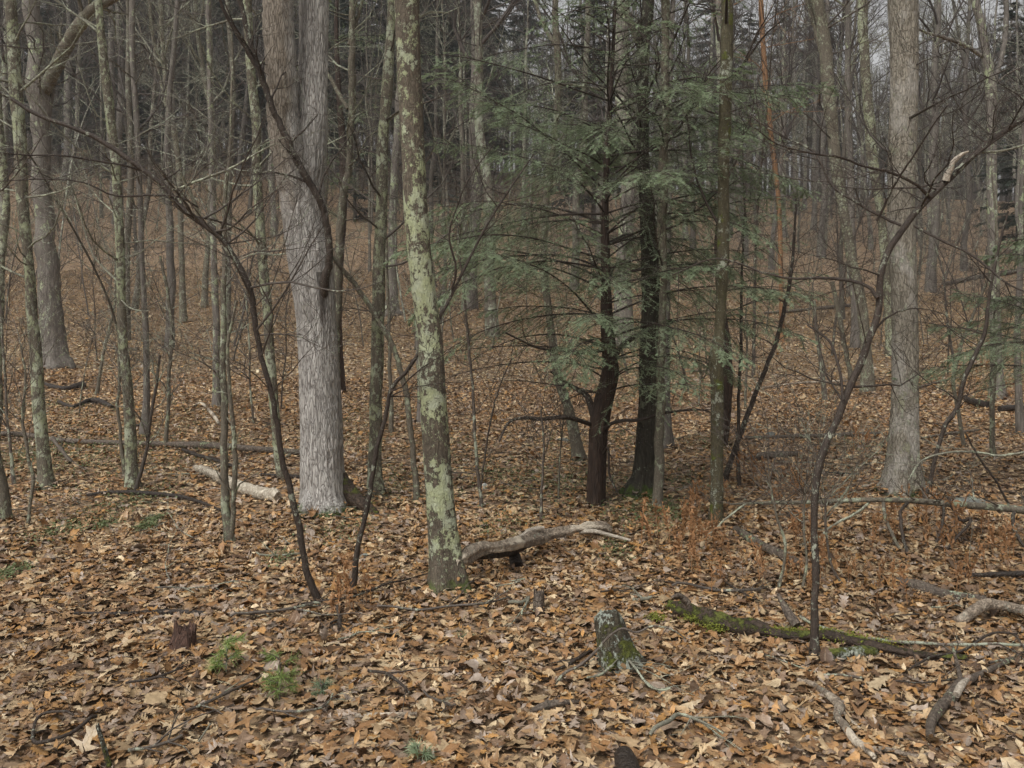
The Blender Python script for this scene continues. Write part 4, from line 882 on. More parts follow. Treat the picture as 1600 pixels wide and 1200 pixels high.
# ---------------------------------------------------------------- fallen wood, stumps, stones
def log(name, label, cat, pts, mat, sides=18, step=0.04, rough=0.08, lift=0.0, group=None, kids=(), rest=0.55, twigs=0, lob=0.0, tmat=None, seed=None, flat=1.0):
    """pts: (px, py, width px[, lift m]) laid on the ground at the spot each pixel shows; py is the wood's lower edge"""
    seed = seed or int(abs(pts[0][0] * 3 + pts[0][1] * 11)) % 9973; r = np.random.default_rng(seed)
    def conv(Lp):
        W = []; R = []
        for a in Lp:
            up = a[3] if len(a) > 3 else 0.0
            if up:                                     # the pixel shows a point that hangs `up` above the floor: find its distance
                Y = np.arange(1.6, 60, .01); X = (a[0] - 800) / F * Y; z = CH - (a[1] - HY) / F * Y - up
                k = np.nonzero(z <= H(X, Y))[0]; k = k[0] if len(k) else -1
                g = np.array([X[k], Y[k], float(H(X[k], Y[k])) + up])
            else: g = gp(a[0], a[1])
            rd = a[2] / 2 / F * g[1]
            W.append(g + np.array([0, 0, (rd * min(1, rest + .15) * 2 - rd + .022) if not up else .02])); R.append(rd)
        return np.array(W), np.array(R)
    W, R = conv(pts); base = W[len(W) // 2].copy(); base[2] = float(H(base[0], base[1]))
    t = thing(name, label, cat, base, group) if (kids or twigs) else None
    P, RR = resample(W, R, step); mb = MB(); RR = RR * (1 + .16 * nz(P, 7.0, seed) + .08 * nz(P, 23.0, seed + 1))
    lf = (lambda Q, th: lob * (np.cos(3 * th + 1)[None, None, :] * np.sin(Q[:, :, :1] * 3) + .6 * np.cos(5 * th)[None, None, :])) if lob else None
    tubes(mb, P[None], RR[None], sides, True, rough, seed, lf)
    if t is None:
        o = mb.build(name, mat, None, base); return meta(o, label, cat, group)
    mb.build('trunk' if cat == 'log' else 'stem', mat, t, base)
    for kd in kids:
        m2 = MB(); W2, R2 = conv(kd['pts'])
        if kd.get('join') is not None: W2[0] = P[int(kd['join'] * (len(P) - 1))]
        q, rr = resample(W2, R2, .03); tubes(m2, q[None], rr[None], kd.get('sides', 10), True, kd.get('rough', .08), seed + 3)
        m2.build(kd.get('part', 'branch'), kd.get('mat', mat), t, base)
    if twigs:
        m2 = MB(); ii = r.integers(len(P) // 6, len(P) - 1, twigs); D = unit(r.normal(size=(twigs, 3)) * np.array([1, 1, .35]) + np.array([0, 0, .15]))
        grow(m2, P[ii], D, r.uniform(.15, .5, twigs), np.full(twigs, .003), 2, r, 4, 5, .2, -.02, (4, 3), rmin=.0013); m2.build('crown', tmat or M_TWIGD, t, base)  # side twigs of the fallen wood, not the crown of a tree
    return t

log('fallen_limb', 'pale weathered limb propped against the foot of the lichen tree', 'fallen branch',
    [(712, 886, 9, .16), (728, 874, 19, .17), (748, 864, 22, .18), (775, 860, 20, .18), (800, 857, 20, .16), (830, 849, 21, .12), (860, 841, 18, .10), (895, 834, 16, .10), (925, 829, 15, .08), (945, 829, 12, .06), (955, 836, 7, .03)],
    M_LOGG, sides=24, step=.02, rough=.26, lob=.2,
    kids=[dict(pts=[(905, 836, 8, .08), (930, 836, 7, .08), (955, 842, 6, .05), (985, 850, 5, .02)], mat=M_BARE),
          dict(pts=[(795, 862, 14, .12), (803, 872, 18, .06), (808, 890, 20, .01)], mat=M_LOGD, part='snapped_stub'),
          dict(pts=[(738, 872, 8, .14), (760, 873, 13, .13), (790, 868, 14, .11), (822, 858, 10, .08), (838, 852, 5, .06)], mat=M_LOGD, part='rotten_underside', rough=.3),
          dict(pts=[(812, 846, 10, .15), (830, 834, 9, .17), (850, 830, 5, .17)], mat=M_BARE, part='splinter', rough=.25),
          dict(pts=[(775, 865, 8, .12), (778, 875, 7, .05)], mat=M_LOG, part='snapped_stub')])
def stump(name, label, cat, px, py, w, hpx, topw, mat, lean=0.0, seed=1, jag=0.12, sides=28, group=None):
    g = gp(px, py); s = g[1] / F; r = np.random.default_rng(seed); h = hpx * s; R0, R1 = w / 2 * s, topw / 2 * s
    n = 14; z = np.linspace(-.06, h, n); u = np.clip(z / h, 0, 1)
    P = np.stack([g[0] + lean * s * u, np.full(n, g[1]) + 0.2 * R0 * u, g[2] + z], 1); R = R0 + (R1 - R0) * u ** 0.6
    ph = r.random() * 6; mb = MB()
    tubes(mb, P[None], R[None], sides, False, .10, seed, lambda Q, th: .10 * np.cos(3 * th + ph)[None, None, :] * (1.2 - u)[None, :, None] + .05 * np.cos(6 * th)[None, None, :])
    V = mb.v[0]; ring = V[-sides:].copy(); c = ring.mean(0)
    V[-sides:, 2] += jag * h * r.normal(size=sides) * .5
    ins = [ring * .75 + c * .25, ring * .4 + c * .6, np.repeat(c[None], 1, 0)]
    for a in ins: a[:, 2] += np.where(r.random(len(a)) < .5, .04, -.06) * h * jag * 6 * r.random(len(a)) + R1 * .18
    v = np.concatenate([V[-sides:], ins[0], ins[1], ins[2]]); i = np.arange(sides); i2 = (i + 1) % sides
    mb.add(v, np.concatenate([np.stack([i, i2, i2 + sides, i + sides], 1), np.stack([i + sides, i2 + sides, i2 + 2 * sides, i + 2 * sides], 1)]), np.stack([i + 2 * sides, i2 + 2 * sides, np.full(sides, 3 * sides)], 1))
    return meta(mb.build(name, mat, None, g), label, cat, group)
stump('mossy_stump', 'short tapered stump coated in moss and grey lichen amid the leaves', 'stump', 964, 1042, 80, 78, 40, M_STUMP, lean=-16, seed=3, jag=.05)
stump('small_stump', 'small dark snapped stub near the end of the pale fallen limb', 'stump', 841, 962, 19, 34, 15, M_LOG, lean=1, seed=4, jag=.35)
stump('red_stump', 'low crumbling red brown stump beside the little green pine seedling', 'stump', 285, 1018, 46, 30, 34, M_RED, lean=4, seed=6, jag=.6)
stump('broken_stub', 'thin mossy broken stick standing upright at the lower left', 'stick', 172, 1204, 10, 68, 6, M_STUMP, lean=-20, seed=9, jag=.1, sides=12)
log('rotten_log', 'rotting dark log patched with vivid yellow green moss right of the stump', 'log',
    [(1045, 958, 20), (1068, 970, 36), (1090, 976, 30), (1112, 984, 37), (1150, 994, 28), (1190, 999, 27), (1225, 1006, 20), (1290, 1010, 26), (1340, 1018, 20), (1400, 1030, 22), (1450, 1036, 15), (1510, 1040, 10)],
    M_LOGM, sides=26, step=.025, rough=.28, rest=.5, lob=.24,
    kids=[dict(pts=[(1075, 950, 12, .10), (1062, 938, 9, .14), (1050, 940, 4, .15)], mat=M_LOG, part='snapped_stub'), dict(pts=[(1245, 985, 15, .04), (1230, 962, 13, .09), (1216, 936, 6, .15)], mat=M_LOG, part='snapped_stub')])
log('log_end', 'round black wet log end reaching in over the bottom edge', 'log', [(975, 1190, 32, .03), (979, 1203, 36, .03), (985, 1225, 40, .03), (996, 1262, 42, .03), (1010, 1310, 42, .03)], M_LOGD, sides=26, step=.015, rough=.08)
log('log_piece', 'stubby greenish log chunk lying by the foot of the sinuous sapling', 'log', [(1288, 1032, 14), (1310, 1034, 20), (1340, 1033, 22), (1368, 1030, 14)], M_STUMP, step=.02, rough=.15, rest=.5, lob=.1)
log('bent_branch', 'bent weathered branch lying on the leaves near the right border', 'fallen branch', [(1492, 982, 13), (1505, 974, 17, .02), (1522, 962, 17, .05), (1542, 950, 18, .07), (1565, 953, 17, .06), (1600, 961, 18, .04), (1660, 975, 18, .03)], M_LOGG, sides=20, step=.02, rough=.1)
log('crooked_branch', 'crooked pale lichened branch lying at the bottom right', 'fallen branch', [(1246, 1076, 6), (1266, 1080, 9), (1284, 1092, 11), (1302, 1106, 14), (1312, 1122, 15), (1308, 1136, 13), (1320, 1152, 13), (1336, 1172, 13), (1352, 1186, 12), (1366, 1196, 8)], M_LOGG, sides=16, step=.015, rough=.1, rest=.7,
    kids=[dict(pts=[(1350, 1184, 8), (1385, 1186, 8), (1420, 1192, 7), (1445, 1194, 6), (1475, 1180, 4), (1500, 1170, 3)]), dict(pts=[(1312, 1120, 7), (1330, 1140, 5), (1344, 1148, 3)])])
log('split_branch', 'thick wet branch with split pale wood lying at the lower right corner', 'fallen branch', [(1452, 1170, 12), (1456, 1146, 20), (1470, 1124, 20), (1486, 1105, 19), (1500, 1088, 17), (1516, 1076, 13), (1540, 1064, 10), (1565, 1050, 8), (1590, 1036, 6)], M_LOG, sides=20, step=.015, rough=.12, rest=.75,
    kids=[dict(pts=[(1494, 1094, 11, .07), (1502, 1080, 12, .09), (1512, 1070, 6, .09)], mat=M_BARE, part='split_wood'), dict(pts=[(1500, 1086, 9), (1500, 1066, 8, .04), (1496, 1048, 6, .05), (1489, 1018, 4, .06)], mat=M_LOG), dict(pts=[(1460, 1138, 5), (1475, 1155, 4), (1490, 1172, 3)], mat=M_LOGD)])
log('decayed_log', 'flat decayed grey wood strip sunk in the leaves at the bottom', 'log', [(508, 1140, 8), (535, 1134, 11), (570, 1129, 14), (610, 1127, 12), (652, 1126, 7)], M_LOGG, rough=.2, rest=.3, lob=.15)
log('mossy_wood', 'dark lichen dotted wood lump under leaves below the stump', 'log', [(830, 1122, 10), (850, 1118, 15), (872, 1112, 14), (905, 1108, 6)], M_LOG, rough=.2, rest=.5, lob=.15, step=.02)
log('black_log', 'low black strip of rotten wood across the lower left leaves', 'log', [(90, 967, 5), (130, 966, 7), (190, 967, 8), (250, 965, 9), (310, 966, 8), (330, 966, 5)], M_LOGD, rough=.2, rest=.4)
log('grey_log', 'grey bark log lying tilted among brown fern at the right', 'log', [(1150, 836, 12), (1172, 852, 15), (1200, 868, 17), (1225, 880, 17), (1248, 890, 12)], M_LOG, rough=.1, rest=.6)
log('dark_log', 'dark sunken log running under the arched stems at the right', 'log', [(1400, 915, 10), (1430, 925, 16), (1465, 934, 17), (1500, 942, 15), (1540, 944, 9)], M_LOG, rough=.12, rest=.45)
log('dark_branch', 'straight blackish branch on the leaves at the right border', 'fallen branch', [(1503, 908, 6), (1540, 909, 8), (1600, 908, 8), (1650, 908, 7)], M_LOGD, rough=.1, rest=.8)
log('long_pole', 'long fallen brown pole lying across the left hollow', 'log', [(-40, 684, 7), (30, 686, 9), (90, 694, 7), (160, 698, 8), (220, 700, 8), (265, 702, 9), (330, 705, 11), (400, 710, 10), (475, 715, 9)], M_LOG, rough=.08, step=.08, rest=.8)
log('white_log', 'short bleached rotting log with flaking pale wood left of the forked tree', 'log', [(306, 738, 9), (322, 745, 14), (345, 757, 16), (370, 768, 17), (400, 778, 17), (425, 785, 18), (434, 788, 15)], M_WHITE, rough=.24, step=.02, rest=.7, lob=.08)
log('black_branch', 'bent thin black branch lying in the left middle of the leaves', 'fallen branch', [(135, 780, 4), (165, 777, 5.5), (205, 778, 7), (245, 780, 7), (280, 784, 6), (315, 793, 5), (345, 804, 4)], M_LOGD, rough=.08, rest=.9)
log('rotten_log', 'black crescent log on the left slope below the large grey tree', 'log', [(68, 603, 6), (85, 609, 8), (105, 611, 8), (130, 606, 9)], M_LOGD, rough=.15, rest=.6)
log('rotten_log', 'short dark log piece just under the black crescent log', 'log', [(92, 632, 6), (105, 638, 6), (116, 640, 5)], M_LOGD, rough=.15, rest=.6)
log('root_pile', 'tangled dark roots and wood between the left saplings', 'log', [(118, 640, 5), (140, 632, 8), (158, 634, 8), (175, 641, 6)], M_LOGD, rough=.2, rest=.8, twigs=6)
for k, (lab, p, m) in enumerate([
    ('grey fallen pole resting on the slope right of the dark leaning sapling', [(1165, 690, 6), (1230, 688, 6), (1300, 686, 7), (1375, 683, 6)], M_LOG),
    ('half buried log behind the brown ferns right of the olive trunk', [(1165, 722, 7), (1190, 720, 11), (1225, 717, 10), (1245, 716, 8)], M_LOG),
    ('long dark log lying far up the slope left of the oak', [(1195, 492, 4), (1240, 489, 5), (1300, 483, 5), (1340, 478, 4)], M_LOG),
    ('thick far log on the slope near the right border', [(1475, 447, 6), (1510, 440, 7), (1550, 433, 7), (1600, 425, 7)], M_LOG),
    ('dark mound like log left of the far right grey tree', [(1505, 625, 5), (1522, 636, 12), (1545, 640, 11)], M_LOGD),
    ('short black log right of the far right grey tree', [(1562, 646, 9), (1580, 644, 10), (1606, 643, 8)], M_LOGD),
    ('thin lying pole on the slope left of the sinuous sapling', [(1190, 610, 3), (1240, 603, 3.5), (1290, 600, 3.5), (1370, 596, 3)], M_LOGG),
    ('thin brown pole lying under the tall left slope saplings', [(165, 548, 2.5), (195, 547, 3), (215, 549, 2.5)], M_LOG),
    ('weathered stick on the slope above the white rotting log', [(300, 640, 3), (315, 635, 4), (332, 652, 5), (343, 668, 5)], M_LOGG),
    ('dark branch lying behind the foot of the dark based tree', [(200, 655, 4), (215, 670, 5), (240, 655, 3)][:2] + [(232, 656, 5), (248, 650, 3)][:1], M_LOGD),
    ('dark rotten timber behind the white rotting log', [(285, 708, 5), (310, 718, 6), (340, 726, 6), (368, 736, 4)], M_LOGD),
    ('dark log hidden behind the forked tree foot', [(408, 748, 5), (430, 750, 6), (452, 751, 7), (474, 752, 6)], M_LOGD),
    ('slanting broken branch between the two left hand tree feet', [(82, 692, 7), (92, 705, 6), (106, 722, 6), (112, 726, 4)], M_LOG),
    ('low brown limb lying left of the right hand oak foot', [(1290, 742, 2.5), (1320, 745, 3), (1345, 746, 2.5)], M_LOGD),
    ('long thin log beyond the oak at mid slope', [(1200, 704, 5), (1260, 702, 5), (1310, 700, 5)][:0] or [(1430, 610, 3), (1470, 600, 4), (1510, 592, 3)], M_LOG),
    ('short mossy timber at the foot of the right slope', [(1200, 690, 6), (1220, 689, 6), (1245, 688, 5)][:0] or [(1440, 690, 4), (1475, 684, 5), (1530, 676, 4)], M_LOG),
    ('greyish pole in the far hollow behind the hemlock trunk', [(1060, 585, 2.5), (1100, 582, 3), (1140, 578, 2.5)], M_LOG)]):
    log('fallen_log', lab, 'log', p, m, rough=.15, rest=.75, step=.08, sides=12)
# the bowed pole and the arched stems over the bracken
t, _, _ = tree('bowed_pole', 'long greenish pole bowed low across the bracken from the right border', 'fallen branch',
    [(1140, 788, 3), (1180, 786, 4.5), (1240, 785, 6), (1300, 783, 7), (1360, 781, 8), (1420, 782, 9), (1470, 786, 10), (1530, 791, 11), (1600, 797, 12), (1700, 812, 13), (1800, 850, 15), (1850, 905, 17)],
    M_LICH3, Y=6.3, part='stem', top=None, twigs=16, tz=(.1, 1.2), sides=12, step=.03, rough=.05, tmat=M_TWIG, tlen=(.25, .6), trad=.4, tup=.0,
    limbs=[dict(pts=[(1380, 783, 6), (1384, 810, 5), (1396, 840, 5), (1410, 865, 5), (1425, 890, 5), (1445, 915, 4.6), (1480, 930, 4.4), (1520, 933, 4), (1560, 931, 3)], dy=-.8, mat=M_LICH3, twigs=4),
           dict(pts=[(1418, 784, 5), (1408, 800, 5), (1410, 835, 5), (1424, 880, 4.6), (1445, 905, 4.4), (1475, 925, 4)], dy=-.7, mat=M_TWIGD),
           dict(pts=[(1475, 788, 5), (1473, 815, 4.6), (1460, 860, 4), (1460, 890, 3.4), (1478, 915, 3)], dy=-.4, mat=M_TWIGD, twigs=4),
           dict(pts=[(1480, 775, 5), (1500, 812, 5), (1518, 812, 5), (1495, 840, 4), (1478, 860, 3)], dy=-.3, mat=M_TWIGD, twigs=3),
           dict(pts=[(1585, 797, 6), (1583, 815, 6), (1590, 838, 5), (1604, 858, 4)], dy=-.3, mat=M_TWIGD),
           dict(pts=[(1420, 750, 3), (1440, 720, 3), (1475, 708, 3.4), (1520, 706, 3.6), (1560, 712, 3.6), (1590, 708, 3.4), (1640, 700, 4)][::-1], dy=.2, mat=M_TWIGG, twigs=6),
           dict(pts=[(1358, 785, 4), (1340, 800, 4), (1300, 822, 4), (1270, 845, 3.6), (1200, 868, 3.2), (1130, 895, 2.4)], dy=-.3, mat=M_TWIGG, twigs=5),
           dict(pts=[(1165, 787, 3.6), (1135, 810, 3.2), (1100, 842, 3), (1060, 870, 2)], dy=-.1, mat=M_TWIGG, twigs=3),
           dict(pts=[(1508, 675, 3), (1530, 715, 3.4), (1555, 750, 3.6), (1580, 795, 4)], dy=.1, mat=M_TWIGD, twigs=3)])
# long thin sticks lying about
def stick(label, pts, mat=M_TWIGD, twigs=3, lift=.05, seed=0):
    r = np.random.default_rng(seed + int(pts[0][0])); W = []; R = []
    for (px, py, w) in pts:
        g = gp(px, py); W.append(g + [0, 0, lift]); R.append(w / 2 / F * g[1])
    W = np.array(W); base = W[0].copy(); base[2] = float(H(base[0], base[1])); P, RR = resample(W, R, .03)
    P[1:-1, 2] += nz(P[1:-1] * np.array([1, 1, 0]), 6, seed + 2) * .018
    t = thing('stick', label, 'stick', base); mb = MB(); tubes(mb, P[None], RR[None], 8, True, .08, seed + 1); mb.build('stem', mat, t, base)
    if twigs:
        m2 = MB(); ii = r.integers(2, len(P) - 1, twigs); T = unit(P[ii] - P[ii - 1]); D = unit(T + r.normal(size=(twigs, 3)) * np.array([.8, .8, .25]) + [0, 0, .05])
        grow(m2, P[ii], D, r.uniform(.1, .35, twigs), RR[ii] * .6, 2, r, 4, 5, .15, -.03, (3, 2), rmin=.0013); m2.build('crown', mat, t, base)  # small side twigs of the stick, which has no crown
stick('bent thin stick arching over the mossy lichened stump', [(868, 1058, 5), (900, 1046, 5), (925, 1030, 4)], lift=.03)
t, _, _ = tree('propped_stick', 'thin curved stick leaning across the face of the moss covered stump', 'stick', [(1072, 998, 2), (1050, 984, 2.5), (1020, 978, 3), (995, 988, 3.5), (972, 982, 4), (950, 996, 4), (930, 1018, 4.4), (905, 1040, 5), (882, 1052, 5), (868, 1058, 5)], M_TWIG, part='stem', top=None, twigs=0, sides=8, step=.015, rough=.1, Y=float(gp(868, 1058)[1]) - .12, lean=-.15, crown=False)
for k, (lab, p) in enumerate([
    ('dark elbow shaped stick on the leaves at the lower left', [(150, 1140, 6), (110, 1172, 6), (58, 1186, 6), (52, 1165, 5), (65, 1142, 5), (115, 1138, 4)]),
    ('thin dark branching stick left of the pine seedlings, near the bottom', [(290, 1130, 5), (345, 1112, 5), (380, 1088, 4), (410, 1070, 3)]),
    ('slender grey stick below the crumbling red stump', [(196, 1086, 4), (235, 1080, 5), (262, 1072, 4), (285, 1062, 3)]),
    ('dark forked stick beside the decayed grey wood strip', [(400, 1130, 3.5), (450, 1132, 4), (500, 1126, 4), (520, 1105, 3)]),
    ('curved brown stick right of the feathery pine seedling', [(575, 1065, 4), (600, 1072, 5), (620, 1088, 5), (640, 1102, 3)]),
    ('thin dark stick right of the curved brown one', [(662, 1100, 4), (690, 1112, 5), (712, 1122, 3)]),
    ('straight twiggy stick lying left of the lichen tree foot', [(470, 958, 3), (540, 948, 3), (600, 930, 3), (680, 905, 3)]),
    ('long low stick in front of the lichen tree foot', [(590, 962, 3.5), (650, 965, 4), (700, 962, 4), (760, 960, 4), (800, 950, 3)]),
    ('pale stick by the small dark snapped stub', [(795, 955, 5), (815, 957, 5), (826, 950, 5), (815, 975, 3)]),
    ('pale thin stick lying below the mossy lichened stump', [(918, 1078, 4), (940, 1068, 4), (958, 1056, 4)]),
    ('lichened crooked stick below the rotting mossy log', [(1015, 1168, 6), (1045, 1158, 7), (1062, 1142, 6), (1100, 1155, 4), (1130, 1168, 3)]),
    ('dark twig lying right of the mossy lichened stump', [(975, 1045, 3), (995, 1065, 3.5), (1020, 1088, 4), (1048, 1096, 3)]),
    ('pale grey stick behind the rotting mossy log', [(990, 950, 5), (1005, 948, 6), (1018, 946, 5)]),
    ('wet black stick lying over the mossy log end', [(1250, 978, 5), (1310, 1003, 5), (1370, 1014, 5), (1440, 1020, 5), (1500, 1027, 5), (1560, 1026, 5), (1620, 1024, 4)]),
    ('thin springy stick along the mossy log near the right', [(1420, 1065, 3), (1455, 1042, 4), (1500, 1034, 4), (1550, 1012, 4), (1590, 1005, 3)]),
    ('dark stick lying behind the rotting mossy log', [(1050, 928, 4), (1100, 930, 5), (1150, 936, 5), (1190, 934, 4)]),
    ('short dark stick left below the arching sapling foot', [(527, 962, 5), (531, 978, 7), (530, 1000, 6)]),
    ('long thin stick left of the arching sapling foot', [(360, 978, 4), (410, 972, 5), (455, 968, 5), (500, 958, 4)]),
    ('thin stick in front of the pale forked trunk', [(400, 875, 3), (430, 878, 3.4), (475, 874, 3)]),
    ('dark twig between the elbow stick and the bottom edge', [(200, 1195, 6), (240, 1185, 6), (285, 1170, 5)]),
    ('fine twig lying near the lower right split branch', [(1395, 1082, 2.5), (1440, 1085, 3), (1490, 1078, 3), (1520, 1070, 2)]),
    ('fine dark twig at the right of the bent weathered branch', [(1585, 1008, 3), (1600, 1030, 3), (1618, 1040, 3)]),
    ('thin straight stick by the grey log under the bracken', [(1115, 905, 2.6), (1140, 925, 3), (1170, 945, 2.6)])]):
    stick(lab, p, M_TWIGG if 'pale' in lab or 'lichened' in lab else M_TWIG if k % 2 else M_TWIGD, 2 + k % 4, .045, k)
# small unremarkable twigs, strewn everywhere
sr = np.random.default_rng(77); kinds = []
for k in range(6):
    b = MB(); grow(b, [[0, 0, 0.012]], [[1, 0, 0.02]], [sr.uniform(.35, .75)], [sr.uniform(.003, .006)], 2, sr, 5, 7, .13, 0, (4,), flat=.12, rmin=.0015)
    o = b.build('strewn_twig', (M_TWIG, M_TWIGD, M_TWIGG)[k % 3]); kinds.append(o)
xs, ys = wedge(150, 3.0, 12, sr)
for k in range(150):
    o = kinds[k] if k < 6 else kinds[k % 6].copy()
    if k >= 6: C.objects.link(o)
    o.location = (xs[k], ys[k], float(H(xs[k], ys[k])) + .04); o.rotation_euler = (sr.normal(0, .06), sr.normal(0, .06), sr.random() * 6.3)
    meta(o, 'small bare twig lying loose on the fallen leaves', 'twig', 'small twigs strewn on the leaves')

def rock(label, px, py, w, h, mat=M_ROCK, seed=1, col=None):
    g = gp(px, py); s = g[1] / F; r = np.random.default_rng(seed)
    nu, nv = 24, 12; th = np.arange(nu) / nu * 2 * PI; ph = np.linspace(0.02, PI - 0.02, nv)
    V = np.stack([np.sin(ph)[:, None] * np.cos(th)[None], np.sin(ph)[:, None] * np.sin(th)[None], np.repeat(np.cos(ph)[:, None], nu, 1)], -1)
    V = np.sign(V) * np.abs(V) ** .75
    V = V * (1 + .16 * nz(V, 3, seed)[..., None] + .06 * nz(V, 9, seed + 1)[..., None]) * np.array([w / 2 * s, w / 2.6 * s, h * s * .9]) + g + np.array([0, w / 2.6 * s, 0])
    i, j = np.meshgrid(np.arange(nv - 1), np.arange(nu), indexing='ij'); j2 = (j + 1) % nu
    b = MB(); b.add(V, np.stack([i * nu + j, (i + 1) * nu + j, (i + 1) * nu + j2, i * nu + j2], -1).reshape(-1, 4))
    meta(b.build('stone', mat, None, g), label, 'stone')
rock('small whitish stone right of the lichen tree beside the whip thin sapling', 757, 764, 12, 9, bark('white_stone', (.55, .55, .5), (.3, .3, .28), fur=10), 2)
rock('pale green flat rock beyond the bowed pole at the right', 1525, 792, 58, 9, M_ROCK, 3)
rock('flat lichened stone just left of the lichen tree foot', 645, 925, 40, 5, M_ROCK, 4)
rock('flat greenish stone between the bending sapling and the lichen tree', 578, 917, 36, 4, M_ROCK, 5)
rock('small pointed grey green stone near the bending sapling', 569, 876, 15, 10, M_ROCK, 6)
rock('grey flat stone on the slope behind the left hemlock limb', 879, 692, 26, 6, M_ROCK, 7)
rock('rounded grey stone at the left end of the right slope log', 1206, 684, 15, 9, M_ROCK, 8)

# ---------------------------------------------------------------- moss, low green plants, seedlings, bracken
mr = np.random.default_rng(99)
def tufts(label, name, spots, n, mat, size, hgt, spread):
    b = MB()
    for (px, py, sx, k) in spots:
        g = gp(px, py); s = g[1] / F; m = int(n * k)
        x = g[0] + mr.normal(0, sx * s, m); y = g[1] + mr.normal(0, sx * s * spread, m); z = H(x, y) + mr.random(m) * hgt + .03
        c = np.stack([x, y, z], 1); a = unit(mr.normal(size=(m, 3)) * [1, 1, .35]); d = unit(mr.normal(size=(m, 3)) * [1, 1, .5]); l = size * mr.uniform(.5, 1.3, (m, 1))
        V = np.stack([c - a * l * .5, c + d * l * .5, c + a * l * .5, c - d * l * .5], 1).reshape(-1, 3)
        b.add(V, np.arange(len(V)).reshape(-1, 4))
    meta(b.build(name, mat), label, 'ground cover', kind='stuff')
sp = [(205, 790, 25, 1), (230, 830, 8, .6), (100, 832, 22, 1), (165, 826, 10, .5), (20, 903, 12, .7), (240, 818, 8, .5), (75, 708, 40, 1.5), (40, 715, 30, 1), (190, 700, 45, 1.5), (130, 730, 40, 1), (60, 640, 30, 1), (300, 660, 40, 1),
      (330, 620, 50, .8), (560, 650, 40, 1), (550, 690, 40, 1), (620, 760, 30, .8), (760, 745, 40, 1), (840, 770, 40, 1), (980, 690, 25, .8), (960, 760, 40, 1), (1000, 812, 30, 1), (1050, 806, 20, 1), (1065, 755, 30, .8), (1105, 700, 25, .6),
      (880, 690, 30, .8), (960, 865, 14, .4), (870, 740, 60, 1.4), (1420, 755, 12, .5), (1350, 700, 30, .6), (440, 880, 12, .3), (790, 830, 30, .5), (540, 830, 40, .6), (250, 735, 60, 1.2), (160, 645, 40, 1), (350, 700, 40, .7), (700, 700, 40, .7), (140, 520, 60, .8)]
tufts('scattered patches of tiny green plants and moss in the leaves', 'low_plants', sp, 700, M_CLOV, .016, .022, 2.2)
tufts('bright yellow green moss tufts along the rotting log', 'moss_cushions', [(1060, 966, 9, .8), (1095, 982, 12, 1.6), (1120, 996, 12, 1.6), (1085, 980, 12, 1), (1215, 1002, 14, 1.8), (1245, 1000, 10, 1), (1310, 1010, 14, 2.4), (1335, 1014, 12, 1.6), (1025, 978, 9, 1), (1380, 1020, 14, .8), (1290, 1000, 8, .8), (577, 796, 5, .4)], 260, M_MOSS, .010, .03, .7)

def seedling(label, px, py, hpx, wpx, seed, n=14, mat=M_PINE):
    g = gp(px, py); s = g[1] / F; r = np.random.default_rng(seed); h = hpx * s
    t = thing('pine_seedling', label, 'seedling', g)
    b = MB(); st = np.array([g + [0, 0, -.02], g + [.006, 0, h * .5], g + [0.0, 0.01, h]]); P, R = resample(st, [.0035, .0028, .0015], .02); tubes(b, P[None], R[None], 6)
    az = r.random(n) * 6.3; k = r.integers(len(P) // 3, len(P), n); D = unit(np.stack([np.cos(az), np.sin(az), r.uniform(-.1, .5, n)], 1)); L = wpx * s * .5 * r.uniform(.5, 1.0, n)
    tip = P[k] + D * L[:, None]; Q = np.stack([P[k], (P[k] + tip) / 2 + [0, 0, .004], tip], 1); tubes(b, Q, np.repeat([[.0018, .0014, .001]], n, 0), 3); b.build('stem', M_TWIG, t, g)
    f = MB(); m = 42
    for i in range(n):
        u = r.uniform(.25, 1, m)[:, None]; c = P[k[i]] + D[i] * L[i] * u; d = unit(D[i] * .9 + r.normal(size=(m, 3)) * .75 + [0, 0, -.12]); l = r.uniform(.025, .06, (m, 1)); w = unit(np.cross(d, r.normal(size=(m, 3)))) * .0016
        V = np.stack([c - w, c + w, c + d * l + [0, 0, -.004]], 1).reshape(-1, 3); f.add(V, None, np.arange(len(V)).reshape(-1, 3))
    f.build('needles', mat, t, g)
seedling('little feathery pine seedling, the larger and lower of the green pair', 436, 1096, 62, 66, 1, 16)
seedling('little pine seedling behind, beside the crumbling red stump', 352, 1060, 50, 56, 2, 13)
seedling('tiny green sprig right of the feathery pine seedling', 500, 1092, 22, 26, 3, 6, M_GREEN)
seedling('tiny green seedling cut by the bottom edge', 655, 1200, 22, 24, 4, 6, M_GREEN)
seedling('small sprig of green needles on the leaves left of the fallen limb', 728, 1002, 8, 34, 5, 5, M_GREEN)

